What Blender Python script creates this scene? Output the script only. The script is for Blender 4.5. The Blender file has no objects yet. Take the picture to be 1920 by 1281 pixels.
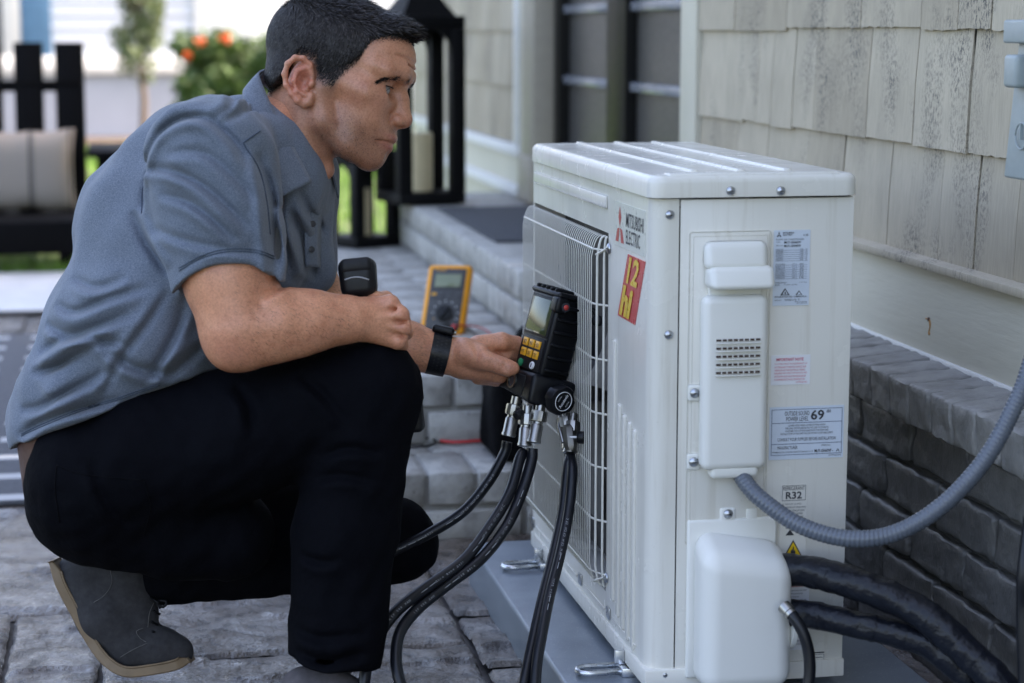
import bpy, bmesh, math, random
import numpy as np
from mathutils import Vector, Matrix
random.seed(7); RNG = np.random.default_rng(7)
SC = bpy.context.scene
COL = SC.collection
R = math.radians

# ------------------------------------------------------------ camera
F = 3733.0                                   # focal length in pixels of the 1920 px wide photograph (70 mm)
HEAD, PITCH = R(10.91), R(8.87)
CAM = np.array([-.694, -2.602, 1.007])
FW = np.array([math.sin(HEAD)*math.cos(PITCH), math.cos(HEAD)*math.cos(PITCH), -math.sin(PITCH)])
RT = np.array([math.cos(HEAD), -math.sin(HEAD), 0.0])
UP = np.cross(RT, FW)
cd = bpy.data.cameras.new('camera'); cam = bpy.data.objects.new('camera', cd); COL.objects.link(cam)
m = Matrix.Identity(4)
for i in range(3):
    m[i][0] = RT[i]; m[i][1] = UP[i]; m[i][2] = -FW[i]; m[i][3] = CAM[i]
cam.matrix_world = m
cd.lens = 70; cd.sensor_width = 36; cd.sensor_fit = 'HORIZONTAL'; cd.clip_start = .05; cd.clip_end = 2000
cd.dof.use_dof = True; cd.dof.focus_distance = 3.0; cd.dof.aperture_fstop = 3.6
SC.camera = cam

# ------------------------------------------------------------ sky, sun, exposure
SUN_EL, SUN_AZ = R(50), R(91)                # azimuth from +Y towards +X: behind the house, so the patio lies in its shade
w = bpy.data.worlds.new('World'); SC.world = w; w.use_nodes = True
nt = w.node_tree; bg = nt.nodes['Background']
sky = nt.nodes.new('ShaderNodeTexSky'); sky.sky_type = 'NISHITA'; sky.sun_disc = False
sky.sun_elevation = SUN_EL; sky.sun_rotation = SUN_AZ; sky.air_density = 1.0; sky.dust_density = 3.5; sky.ozone_density = 1.0
nt.links.new(sky.outputs[0], bg.inputs[0]); bg.inputs[1].default_value = .15
sl = bpy.data.lights.new('sun', 'SUN'); sun = bpy.data.objects.new('sun', sl); COL.objects.link(sun)
sl.energy = 3.0; sl.angle = R(.5); sl.color = (1, .95, .86)
sd = Vector((math.sin(SUN_AZ)*math.cos(SUN_EL), math.cos(SUN_AZ)*math.cos(SUN_EL), math.sin(SUN_EL)))
sun.rotation_euler = sd.to_track_quat('Z', 'Y').to_euler()
SC.view_settings.view_transform = 'Standard'; SC.view_settings.look = 'None'
SC.view_settings.gamma = 1
SC.view_settings.use_white_balance = True; SC.view_settings.white_balance_temperature = 7100; SC.view_settings.white_balance_tint = 16
SC.view_settings.exposure = 2.4
SC.render.engine = 'CYCLES'
SC.cycles.use_denoising = True
SC.cycles.max_bounces = 6; SC.cycles.caustics_reflective = False; SC.cycles.caustics_refractive = False

# ------------------------------------------------------------ picture <-> place
def ray(x, y): return FW + RT*(x-960)/F - UP*(y-640.5)/F
def at(x, y, d): return CAM + ray(x, y)*d                      # a point at distance d along the optical axis
def onz(x, y, z): r = ray(x, y); return CAM + r*(z-CAM[2])/r[2]
def onx(x, y, X): r = ray(x, y); return CAM + r*(X-CAM[0])/r[0]
def ony(x, y, Y): r = ray(x, y); return CAM + r*(Y-CAM[1])/r[1]

# ------------------------------------------------------------ materials
class NT:
    def __init__(s, name):
        s.m = bpy.data.materials.new(name); s.m.use_nodes = True; s.t = s.m.node_tree
        s.b = s.t.nodes['Principled BSDF']
    def n(s, typ, **kw):
        x = s.t.nodes.new(typ)
        for k, v in kw.items():
            if k.startswith('i_'):
                x.inputs[k[2:].replace('_', ' ')].default_value = v
            else: setattr(x, k, v)
        return x
    def l(s, a, b): s.t.links.new(a, b)
    def coords(s, kind='Object', scale=(1, 1, 1)):
        c = s.n('ShaderNodeTexCoord'); mp = s.n('ShaderNodeMapping'); mp.inputs['Scale'].default_value = scale
        s.l(c.outputs[kind], mp.inputs[0]); return mp.outputs[0]
    def noise(s, co, scale, detail=4, rough=.55):
        x = s.n('ShaderNodeTexNoise'); x.inputs['Scale'].default_value = scale
        x.inputs['Detail'].default_value = detail; x.inputs['Roughness'].default_value = rough
        s.l(co, x.inputs['Vector']); return x.outputs[0]
    def ramp(s, fac, stops):
        x = s.n('ShaderNodeValToRGB'); e = x.color_ramp.elements
        while len(e) < len(stops): e.new(.5)
        for el, (p, c) in zip(e, stops):
            el.position = p; el.color = (c, c, c, 1) if isinstance(c, (int, float)) else (*c, 1)
        s.l(fac, x.inputs[0]); return x.outputs[0]
    def mix(s, fac, a, b, mode='MIX'):
        x = s.n('ShaderNodeMix', data_type='RGBA', blend_type=mode)
        for sock, v in ((x.inputs[0], fac), (x.inputs[6], a), (x.inputs[7], b)):
            if isinstance(v, (int, float)): sock.default_value = v
            elif isinstance(v, tuple): sock.default_value = (*v, 1)
            else: s.l(v, sock)
        return x.outputs[2]
    def bump(s, h, strength=.3, dist=.01, prev=None):
        x = s.n('ShaderNodeBump'); x.inputs['Strength'].default_value = strength; x.inputs['Distance'].default_value = dist
        s.l(h, x.inputs['Height'])
        if prev is not None: s.l(prev, x.inputs['Normal'])
        s.l(x.outputs[0], s.b.inputs['Normal']); return x.outputs[0]
    def set(s, col=None, rough=None, metal=None, **kw):
        for k, v in (('Base Color', col), ('Roughness', rough), ('Metallic', metal)):
            if v is None: continue
            if isinstance(v, tuple): s.b.inputs[k].default_value = (*v, 1)
            elif isinstance(v, (int, float)): s.b.inputs[k].default_value = v
            else: s.l(v, s.b.inputs[k])
        for k, v in kw.items(): s.b.inputs[k.replace('_', ' ')].default_value = v
        return s.m
M = {}
def plain(name, col, rough=.5, metal=0.0, var=.12, sc=30, bump=0, bsc=120, coords='Object', **kw):
    t = NT(name); co = t.coords(coords)
    nz = t.noise(co, sc)
    lo = tuple(c*(1-var) for c in col); hi = tuple(min(1, c*(1+var)) for c in col)
    c = t.ramp(nz, [(.3, lo), (.7, hi)])
    rr = t.ramp(t.noise(co, sc*2.3), [(.3, max(.02, rough*.85)), (.7, min(1, rough*1.15))])
    if bump: t.bump(t.noise(co, bsc), bump, .002)
    M[name] = t.set(c, rr, metal, **kw); return M[name]

def m_casing():
    t = NT('casing'); co = t.coords('Object'); st = t.coords('Object', (1, 1, .05))
    c = t.ramp(t.noise(co, 4, 5), [(.3, (.715, .69, .625)), (.7, (.755, .73, .665))])
    c = t.mix(1.0, c, t.ramp(t.noise(st, 60, 5, .65), [(.30, (.90, .885, .86)), (.46, (1, 1, 1))]), 'MULTIPLY')      # faint rain streaks
    c = t.mix(1.0, c, t.ramp(t.noise(co, 170, 4, .7), [(.26, (.80, .78, .74)), (.34, (1, 1, 1))]), 'MULTIPLY')       # specks of dirt
    b1 = t.bump(t.noise(co, 3.2, 2, .4), .09, .012); t.bump(t.noise(co, 330, 3), .03, .002, b1)
    r = t.ramp(t.noise(co, 13, 5), [(.3, .18), (.7, .30)]); M['casing'] = t.set(c, r)
m_casing()
plain('casing_plastic', (.78, .77, .72), .42, var=.02, sc=6, bump=.03, bsc=500)
plain('guard_wire', (.72, .70, .63), .4, var=.03)
plain('cavity', (.012, .012, .013), .6)
plain('fan_plastic', (.10, .10, .10), .5)
plain('screw_steel', (.45, .47, .50), .3, 1.0)
plain('foot_steel', (.62, .64, .66), .28, 1.0)
plain('brass_chrome', (.36, .35, .325), .32, 1.0)
plain('rubber', (.006, .007, .010), .34, var=.2, bump=.05, bsc=200, Specular_IOR_Level=.35)
plain('device_black', (.005, .0055, .007), .4, var=.2, bump=.12, bsc=500, Specular_IOR_Level=.28)
plain('device_dark', (.012, .0125, .014), .5, var=.1, Specular_IOR_Level=.25)
plain('bag_cloth', (.003, .003, .0035), .9, bump=.3, bsc=400, Specular_IOR_Level=.08)
plain('lantern_black', (.003, .003, .0035), .55, Specular_IOR_Level=.14)
plain('furniture_black', (.0022, .0022, .0028), .6, Specular_IOR_Level=.08)
plain('candle', (.72, .60, .36), .5, var=.05)
plain('meter_yellow', (.86, .33, .004), .45, var=.04)
plain('meter_grey', (.055, .055, .058), .5)
plain('lcd', (.20, .23, .14), .15, var=.05)
plain('key_orange', (.80, .38, .02), .4, var=.05)
plain('key_green', (.01, .22, .09), .4)
plain('white_print', (.75, .75, .75), .5, var=.02)
plain('grey_print', (.30, .31, .33), .5, var=.02)
plain('wire_red', (.50, .03, .03), .4)
plain('label_pale', (.60, .66, .74), .35, var=.03)
plain('label_white', (.76, .76, .78), .35, var=.02)
plain('label_cream', (.66, .655, .59), .3, var=.02)
plain('ink_dark', (.035, .037, .045), .5)
plain('ink_blue', (.06, .09, .17), .5)
plain('ink_pink', (.62, .10, .17), .5)
plain('logo_red', (.50, .045, .05), .35, var=.05)
plain('sticker_red', (.56, .035, .04), .3, var=.08)
plain('sticker_yellow', (.80, .50, .02), .3, var=.05)
plain('warn_red', (.55, .05, .04), .4)
plain('warn_orange', (.62, .16, .05), .4)
plain('slot_brown', (.055, .03, .022), .7)
plain('box_grey', (.30, .34, .34), .4, .0, var=.05, bump=.05, bsc=300)
plain('conduit_grey', (.105, .120, .145), .26, var=.08)
plain('strap_black', (.006, .006, .007), .5, Specular_IOR_Level=.2)
plain('leather_brown', (.070, .026, .016), .5, bump=.1, bsc=300)
plain('button_dark', (.03, .03, .035), .35)

def m_cream():
    t = NT('cream_paint'); co = t.coords('Object', (1, .12, 1)); g = t.noise(co, 90, 5)
    c2 = t.coords('Object'); v = t.noise(c2, 3, 5)
    c = t.ramp(v, [(.3, (.55, .52, .425)), (.75, (.62, .585, .485))])
    t.bump(g, .25, .003); M['cream_paint'] = t.set(c, .5)
m_cream()
plain('white_trim', (.74, .73, .70), .45, var=.05)
def m_shingle():
    t = NT('shingle_paint'); oi = t.n('ShaderNodeObjectInfo')
    co = t.coords('Object', (1, 1, .07)); g = t.noise(co, 260, 4, .6)
    co2 = t.coords('Object', (1, 1, .5))
    base = t.ramp(oi.outputs['Random'], [(0, (.385, .325, .235)), (.5, (.435, .372, .275)), (1, (.485, .42, .315))])
    grain = t.ramp(g, [(.35, .90), (.65, 1.04)])
    c = t.mix(1.0, base, grain, 'MULTIPLY')
    patch = t.ramp(t.noise(co2, 6, 3), [(.52, 0), (.68, 1)])       # mildew: speckles gathered in patches
    speck = t.ramp(t.noise(t.coords('Object', (1, 1, .55)), 230, 3, .7), [(.50, 0), (.58, 1)])
    mk = t.mix(1.0, patch, speck, 'MULTIPLY')
    c = t.mix(mk, c, (.075, .072, .065))
    dirt = t.ramp(t.noise(co2, 14, 5), [(.35, .86), (.6, 1.0)])
    c = t.mix(1.0, c, dirt, 'MULTIPLY')
    t.bump(g, .3, .002); M['shingle_paint'] = t.set(c, .72)
m_shingle()
def m_brick(name, lo, hi, rough=.55, dark=(.10, .10, .10)):
    t = NT(name); oi = t.n('ShaderNodeObjectInfo'); co = t.coords('Object')
    base = t.ramp(oi.outputs['Random'], [(0, lo), (1, hi)])
    off = t.n('ShaderNodeVectorMath', operation='ADD'); cc = t.n('ShaderNodeCombineXYZ')
    mu = t.n('ShaderNodeMath', operation='MULTIPLY'); t.l(oi.outputs['Random'], mu.inputs[0]); mu.inputs[1].default_value = 37
    t.l(mu.outputs[0], cc.inputs[0]); t.l(mu.outputs[0], cc.inputs[1]); t.l(co, off.inputs[0]); t.l(cc.outputs[0], off.inputs[1])
    v = off.outputs[0]
    st = t.ramp(t.noise(v, 22, 6, .65), [(.30, .62), (.55, 1.0)])
    c = t.mix(1.0, base, st, 'MULTIPLY')
    pit = t.ramp(t.noise(v, 60, 3, .5), [(.28, 0), (.36, 1)])
    c = t.mix(pit, dark, c)
    b1 = t.bump(t.noise(v, 34, 6, .6), .55, .008)
    t.bump(t.noise(v, 240, 4, .7), .35, .003, b1)
    M[name] = t.set(c, rough)
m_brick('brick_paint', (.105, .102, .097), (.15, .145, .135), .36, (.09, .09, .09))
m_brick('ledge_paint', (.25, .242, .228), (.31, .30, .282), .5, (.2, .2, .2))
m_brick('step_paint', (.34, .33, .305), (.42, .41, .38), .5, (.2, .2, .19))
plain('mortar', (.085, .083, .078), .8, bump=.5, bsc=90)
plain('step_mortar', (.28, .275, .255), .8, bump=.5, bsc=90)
def m_paver():
    t = NT('stamped_slate'); oi = t.n('ShaderNodeObjectInfo'); co = t.coords('Object')
    v1 = t.noise(co, 5, 6, .62); v2 = t.noise(co, 26, 6, .62); v3 = t.noise(co, 140, 5, .65)
    c = t.ramp(v1, [(.30, (.060, .042, .031)), (.48, (.135, .103, .080)), (.70, (.25, .218, .192))])
    c = t.mix(t.ramp(v2, [(.40, 1), (.50, 0)]), c, (.038, .026, .019))
    tint = t.ramp(oi.outputs['Random'], [(0, .8), (1, 1.15)])
    c = t.mix(1.0, c, tint, 'MULTIPLY')
    r = t.ramp(v2, [(.34, .36), (.60, .12)])
    b1 = t.bump(v1, .4, .04); b2 = t.bump(v2, .9, .018, b1); t.bump(v3, .9, .005, b2)
    M['stamped_slate'] = t.set(c, r, Specular_IOR_Level=.62, Coat_Roughness=.10, Coat_IOR=1.7)
    t.l(t.ramp(t.noise(co, 11, 6, .65), [(.38, .15), (.54, 1.0)]), t.b.inputs['Coat Weight'])
    nn = [x for x in t.t.nodes if x.type == 'BUMP'][-1]; t.l(nn.outputs[0], t.b.inputs['Coat Normal'])
m_paver()
plain('paver_joint', (.06, .052, .046), .7, bump=.4, bsc=90)
plain('concrete_pale', (.70, .70, .69), .55, var=.12, sc=6, bump=.3, bsc=60)
plain('mulch', (.07, .045, .03), .9, var=.4, sc=20, bump=.8, bsc=40)
plain('soil', (.05, .07, .02), .9, var=.3, sc=8)
def m_grass():
    t = NT('grass_blade'); oi = t.n('ShaderNodeObjectInfo'); co = t.coords('Object')
    c = t.ramp(t.noise(co, 1.7, 5), [(.3, (.07, .17, .015)), (.7, (.16, .30, .03))])
    M['grass_blade'] = t.set(c, .6)
m_grass()
def m_leaf(name, a, b):
    t = NT(name); co = t.coords('Object')
    c = t.ramp(t.noise(co, 9, 4), [(.3, a), (.7, b)])
    M[name] = t.set(c, .55)
m_leaf('leaf_green', (.035, .075, .015), (.10, .16, .035))
m_leaf('leaf_pale', (.07, .11, .04), (.17, .20, .09))
plain('flower_orange', (.75, .13, .03), .5)
plain('bark', (.12, .08, .05), .8, bump=.5)
plain('house_white', (.68, .69, .72), .6, var=.04, sc=2)
plain('house_base', (.40, .42, .46), .7, var=.06, sc=3)
plain('shutter_blue', (.10, .22, .36), .5)
plain('window_glass', (.05, .06, .07), .08, var=.05)
plain('door_panel', (.060, .057, .053), .35, var=.06)
plain('rail_sky_glint', (.20, .21, .235), .22)  # sky reflection on the door rails, put into the colour as a paler blue
plain('door_black', (.006, .006, .006), .4, Specular_IOR_Level=.2)
plain('tan_post', (.36, .32, .26), .5, var=.05)
plain('mat_grey', (.055, .058, .065), .9, var=.2, sc=60, bump=.6, bsc=300)
def m_rug():
    t = NT('rug_weave'); co = t.coords('Object')
    sp = t.n('ShaderNodeSeparateXYZ'); t.l(co, sp.inputs[0])
    def wave(sock, per, duty):
        a = t.n('ShaderNodeMath', operation='DIVIDE'); t.l(sock, a.inputs[0]); a.inputs[1].default_value = per
        b = t.n('ShaderNodeMath', operation='FRACT'); t.l(a.outputs[0], b.inputs[0])
        c = t.n('ShaderNodeMath', operation='LESS_THAN'); t.l(b.outputs[0], c.inputs[0]); c.inputs[1].default_value = duty; return c.outputs[0]
    st = t.n('ShaderNodeMath', operation='MULTIPLY'); t.l(wave(sp.outputs[1], .21, .26), st.inputs[0]); t.l(wave(sp.outputs[0], .17, .6), st.inputs[1])
    g = t.ramp(t.noise(co, 90, 4), [(.3, (.085, .09, .105)), (.7, (.13, .14, .155))])
    c = t.mix(st.outputs[0], g, (.55, .56, .57))
    t.bump(t.noise(co, 300, 3), .5, .003); M['rug_weave'] = t.set(c, .85)
m_rug()
def m_cushion():
    t = NT('cushion_stripe'); co = t.coords('Object'); sp = t.n('ShaderNodeSeparateXYZ'); t.l(co, sp.inputs[0])
    a = t.n('ShaderNodeMath', operation='DIVIDE'); t.l(sp.outputs[0], a.inputs[0]); a.inputs[1].default_value = .17
    b = t.n('ShaderNodeMath', operation='FRACT'); t.l(a.outputs[0], b.inputs[0])
    c = t.ramp(b.outputs[0], [(0, (.30, .26, .22)), (.40, (.30, .26, .22)), (.42, (.05, .045, .04)), (.47, (.05, .045, .04)), (.49, (.34, .30, .26)), (.53, (.05, .045, .04)), (.56, (.30, .26, .22))])
    M['cushion_stripe'] = t.set(c, .85)
m_cushion()
def m_pad():
    t = NT('pad_grey'); co = t.coords('Object')
    c = t.ramp(t.noise(co, 12, 6), [(.3, (.17, .20, .235)), (.7, (.23, .265, .30))])
    sp = t.ramp(t.noise(co, 420, 2), [(.66, 0), (.72, 1)])
    c = t.mix(sp, c, (.42, .45, .48))
    t.bump(t.noise(co, 300, 3), .15, .002); M['pad_grey'] = t.set(c, .36, .25)
m_pad()
def m_tape():
    t = NT('vinyl_tape'); co = t.coords('Object')
    t.bump(t.noise(co, 45, 4, .5), .5, .01); M['vinyl_tape'] = t.set((.005, .006, .010), .36, Specular_IOR_Level=.35)
m_tape()
def m_screen():
    t = NT('screen_glass'); M['screen_glass'] = t.set((.055, .070, .030), .09, Specular_IOR_Level=.8)
m_screen()

# ------------------------------------------------------------ objects
def empty(name, loc, label=None, cat=None, group=None):
    o = bpy.data.objects.new(name, None); COL.objects.link(o); o.location = loc; o.empty_display_size = .05
    if label: tag(o, label, cat, group)
    return o
def tag(o, label=None, cat=None, group=None, kind=None):
    if label: o['label'] = label
    if cat: o['category'] = cat
    if group: o['group'] = group
    if kind: o['kind'] = kind
    return o
def adopt(o, p):
    if p is not None:
        o.parent = p
        o.matrix_parent_inverse = Matrix.Translation(-p.location)      # every part is modelled in world coordinates
    return o
def link(name, me, mat, parent=None):
    o = bpy.data.objects.new(name, me); COL.objects.link(o)
    if mat is not None and not me.materials: me.materials.append(M[mat] if isinstance(mat, str) else mat)
    return adopt(o, parent)
def mesh(name, v, f, mat, parent=None, smooth=False, angle=None):
    me = bpy.data.meshes.new(name); me.from_pydata([tuple(map(float, p)) for p in v], [], [tuple(map(int, q)) for q in f]); me.update()
    if smooth: shade(me, angle)
    o = link(name, me, mat, parent)
    if name == 'print': o['kind'] = 'stuff'                      # lettering too fine to pick apart
    return o
def shade(me, angle=None):
    me.polygons.foreach_set('use_smooth', [True]*len(me.polygons))
    if angle is not None:
        bm = bmesh.new(); bm.from_mesh(me)
        for e in bm.edges:
            if len(e.link_faces) == 2 and e.calc_face_angle(0) > R(angle): e.smooth = False
        bm.to_mesh(me); bm.free()
def from_bm(name, bm, mat, parent=None, smooth=True, angle=40):
    me = bpy.data.meshes.new(name); bmesh.ops.recalc_face_normals(bm, faces=bm.faces); bm.to_mesh(me); bm.free()
    if smooth: shade(me, angle)
    return link(name, me, mat, parent)
def bm_box(bm, lo, hi, bev=0, seg=2, fn=None):
    r = bmesh.ops.create_cube(bm, size=1); vs = r['verts']
    lo, hi = np.array(lo, float), np.array(hi, float)
    for v in vs: v.co = Vector((lo+hi)/2 + np.array(v.co)*(hi-lo))
    if fn:
        for v in vs: v.co = Vector(fn(v.co))
    bm.normal_update()
    if bev:
        es = list({e for v in vs for e in v.link_edges})
        bmesh.ops.bevel(bm, geom=es, offset=bev, segments=seg, profile=.5, affect='EDGES')
def box(name, lo, hi, mat, parent=None, bev=0, seg=2, fn=None, angle=40):
    bm = bmesh.new(); bm_box(bm, lo, hi, bev, seg, fn); return from_bm(name, bm, mat, parent, bev > 0, angle)
def catmull(P, n=8):
    P = [np.array(p, float) for p in P]; P = [2*P[0]-P[1]] + P + [2*P[-1]-P[-2]]; out = []
    for i in range(1, len(P)-2):
        a, b, c, d = P[i-1:i+3]
        for k in range(n):
            t = k/n; out.append(.5*((2*b)+(c-a)*t+(2*a-5*b+4*c-d)*t*t+(3*b-a-3*c+d)*t**3))
    out.append(P[-2]); return np.array(out)
def tube_geo(P, r, n=12, cap=True):
    P = np.array(P, float); N = len(P); r = np.broadcast_to(np.array(r, float), (N,))
    T = np.gradient(P, axis=0); T /= np.linalg.norm(T, axis=1)[:, None]+1e-12
    u = np.cross(T[0], [0, 0, 1.0]); 
    if np.linalg.norm(u) < 1e-3: u = np.cross(T[0], [1.0, 0, 0])
    u /= np.linalg.norm(u); V = []; 
    for i in range(N):
        u = u - T[i]*(u@T[i]); u /= np.linalg.norm(u); w_ = np.cross(T[i], u)
        for k in range(n):
            a = 2*math.pi*k/n; V.append(P[i]+r[i]*(math.cos(a)*u+math.sin(a)*w_))
    Fc = [(i*n+k, i*n+(k+1) % n, (i+1)*n+(k+1) % n, (i+1)*n+k) for i in range(N-1) for k in range(n)]
    if cap: Fc += [tuple(range(n))[::-1], tuple((N-1)*n+k for k in range(n))]
    return V, Fc
def tube(name, P, r, mat, parent=None, n=12): 
    V, Fc = tube_geo(P, r, n); return mesh(name, V, Fc, mat, parent, True, 50)
def merge(parts):
    V, Fc, o = [], [], 0
    for v, f in parts: V += list(v); Fc += [tuple(i+o for i in q) for q in f]; o += len(v)
    return V, Fc
def lathe(prof, p0, ax, n=20):
    """prof: (r, h) pairs about axis ax from p0"""
    ax = np.array(ax, float); ax /= np.linalg.norm(ax); p0 = np.array(p0, float)
    u = np.cross(ax, [0, 0, 1.0]); 
    if np.linalg.norm(u) < 1e-3: u = np.array([1.0, 0, 0])
    u /= np.linalg.norm(u); w_ = np.cross(ax, u); V = []
    for r_, h_ in prof:
        for k in range(n):
            a = 2*math.pi*k/n; V.append(p0+ax*h_+r_*(math.cos(a)*u+math.sin(a)*w_))
    N = len(prof); Fc = [(i*n+k, i*n+(k+1) % n, (i+1)*n+(k+1) % n, (i+1)*n+k) for i in range(N-1) for k in range(n)]
    Fc += [tuple(range(n))[::-1], tuple((N-1)*n+k for k in range(n))]
    return V, Fc
def lathed(name, prof, p0, ax, mat, parent=None, n=20, angle=40): 
    V, Fc = lathe(prof, p0, ax, n); return mesh(name, V, Fc, mat, parent, True, angle)
_tc = {}
def text_geo(s, o, ex, ey, w_=None, h_=None, bold=0):
    """flat lettering: lower left corner o, unit vectors ex, ey, fitted to width w_ and cap height h_"""
    if (s, bold) not in _tc:
        cu = bpy.data.curves.new('t', 'FONT'); cu.body = s; cu.size = 1; cu.resolution_u = 2; cu.offset = bold
        ob = bpy.data.objects.new('t', cu); COL.objects.link(ob)
        me = ob.to_mesh(); v = np.array([p.co[:] for p in me.vertices]); f = [tuple(p.vertices) for p in me.polygons]
        ob.to_mesh_clear(); bpy.data.objects.remove(ob); bpy.data.curves.remove(cu); _tc[(s, bold)] = (v, f)
    v, f = _tc[(s, bold)]
    if not len(v): return [], []
    a, b = v.min(0), v.max(0); W_, H_ = b[0]-a[0], b[1]-a[1]
    sx = w_/W_ if w_ else h_/H_; sy = h_/H_ if h_ else sx
    o, ex, ey = (np.array(q, float) for q in (o, ex, ey))
    return [o+ex*(p[0]-a[0])*sx+ey*(p[1]-a[1])*sy for p in v], f
def flat(pts): return [list(pts)], None
def quadstrip(o, ex, ey, w_, h_): 
    o, ex, ey = (np.array(q, float) for q in (o, ex, ey))
    return [o, o+ex*w_, o+ex*w_+ey*h_, o+ey*h_], [(0, 1, 2, 3)]
from mathutils import noise as mn
# ============================================================ THE SETTING
def sheet(name, x0, x1, y0, y1, z, mat, parent=None):
    return mesh(name, [(x0, y0, z), (x1, y0, z), (x1, y1, z), (x0, y1, z)], [(0, 1, 2, 3)], mat, parent)
tag(sheet('ground', -400, 400, -200, 800, -.05, 'soil'), kind='structure')
patio = tag(sheet('patio', -5, .56, -2.2, 4.66, -.009, 'paver_joint'), kind='structure')

def stone(w_, d_, seed, n):
    """one stamped slate slab: rough cleft top, rounded worn edges"""
    nx = max(4, int(w_/.45*n)); ny = max(4, int(d_/.45*n)); V = []; Fc = []
    for j in range(ny+1):
        for i in range(nx+1):
            u, v = i/nx, j/ny
            e = min(u, 1-u)*w_, min(v, 1-v)*d_; ed = min(e)
            jit = .004 if ed < 1e-6 else 0
            x = (u-.5)*w_ + jit*mn.noise((v*9+seed, 3, seed)); y = (v-.5)*d_ + jit*mn.noise((u*9, seed, 7))
            p = Vector((x*3.2+seed*3.1, y*3.2, seed))
            h = .0042*mn.fractal(p, 1, 2, 5) 
            rd = mn.ridged_multi_fractal(Vector((x*3.5+seed, y*6, seed*1.7)), 1, 2, 3, 1, 2)
            h += .0032*min(rd, 1.6)+.0024*mn.ridged_multi_fractal(Vector((x*9+seed, y*15, seed*2.1)), 1, 2, 2, 1, 2)
            if n > 20: h += .0016*mn.ridged_multi_fractal(Vector((x*20+seed, y*34, seed*.7)), 1, 2, 2, 1, 2)+.0012*mn.noise(Vector((x*70, y*70, seed)))
            q = mn.noise(Vector((x*5+seed*2, y*8, 4.0)))
            h += .0055*(1 if q > .05 else 0)*min(1, abs(q-.05)*25)       # cleft steps of the slate
            h -= .009*math.exp(-ed/.0035) if ed < .05 else 0
            V.append((x, y, h))
    for j in range(ny):
        for i in range(nx):
            a = j*(nx+1)+i; Fc.append((a, a+1, a+nx+2, a+nx+1))
    return V, Fc
def lay_patio():
    G = .15; x0, x1, y0, y1 = -1.66, .54, -.36, 4.64
    nx, ny = int(round((x1-x0)/G)), int(round((y1-y0)/G)); used = set(); rnd = random.Random(11); k = 0
    for j in range(ny):
        for i in range(nx):
            if (i, j) in used: continue
            w_, d_ = rnd.choice([(3, 2), (3, 3), (2, 2), (4, 3), (2, 3), (3, 2), (4, 2), (2, 1)])
            w_ = min(w_, nx-i); d_ = min(d_, ny-j)
            while any((i+a, j) in used for a in range(w_)): w_ -= 1
            while any((i+a, j+b) in used for a in range(w_) for b in range(d_)): d_ -= 1
            for a in range(w_):
                for b in range(d_): used.add((i+a, j+b))
            yy = y0+(j+d_/2)*G; n = 72 if yy < 1.3 else (14 if yy < 2.4 else 6)
            V, Fc = stone(w_*G-.007, d_*G-.007, k*1.37, n)
            o = mesh('paving_stone', V, Fc, 'stamped_slate', None, True); o.location = (x0+(i+w_/2)*G, yy, rnd.uniform(-.0015, .0015))
            o.parent = patio; k += 1
lay_patio()

# a house wall to the right: brick foot, ledge, cream board, shingles, doors, shingles again
house = empty('house', (.62, 2.0, 0), 'greige shingled house with painted brick foot and dark panelled doors', 'house')
WX = .62
def rough_box(sx, sy, sz, seed, amp=.0025, sub=1, bev=.004):
    bm = bmesh.new(); bm_box(bm, (-sx/2, -sy/2, -sz/2), (sx/2, sy/2, sz/2), bev, 1)
    if sub: bmesh.ops.subdivide_edges(bm, edges=[e for e in bm.edges if e.calc_length() > .03], cuts=sub, use_grid_fill=True)
    for v in bm.verts:
        p = v.co*(23 if sub < 5 else 42)+Vector((seed*5.3, seed, 0)); v.co += Vector((mn.noise(p), mn.noise(p+Vector((9, 0, 0))), mn.noise(p+Vector((0, 9, 0)))))*amp
    me = bpy.data.meshes.new('brick'); bm.to_mesh(me); bm.free(); shade(me, 45); return me
def bricks(meshes, spots, mat, parent, name='brick'):
    for k, loc in enumerate(spots):
        me = meshes[k % len(meshes)]
        o = link(name, me, mat, None); o.location = loc
        adopt(o, parent)
# foundation: running bond on the plane X=.53
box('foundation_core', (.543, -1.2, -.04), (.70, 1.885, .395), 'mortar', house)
bm_ = [rough_box(.05, .207, .067, s, .0042, 7, .003) for s in range(6)]
sp = []
for c in range(5):
    y = -.62+(.108 if c % 2 else 0)
    while y < 1.86:
        sp.append((.553+random.uniform(-.003, .003), y, .039+c*.0785)); y += .2165
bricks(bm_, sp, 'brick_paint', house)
# the ledge: a row of bricks on edge, sloping a little outwards
rl = [rough_box(.135, .076, .066, s+20, .003, 5, .003) for s in range(5)]
k = 0; y = -.66
while y < 1.9:
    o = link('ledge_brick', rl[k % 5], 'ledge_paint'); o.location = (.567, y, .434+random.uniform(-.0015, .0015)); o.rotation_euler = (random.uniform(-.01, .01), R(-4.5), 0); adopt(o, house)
    y += .0835; k += 1
box('ledge_bed', (.522, -1.2, .397), (.66, 1.885, .452), 'mortar', house)
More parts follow.
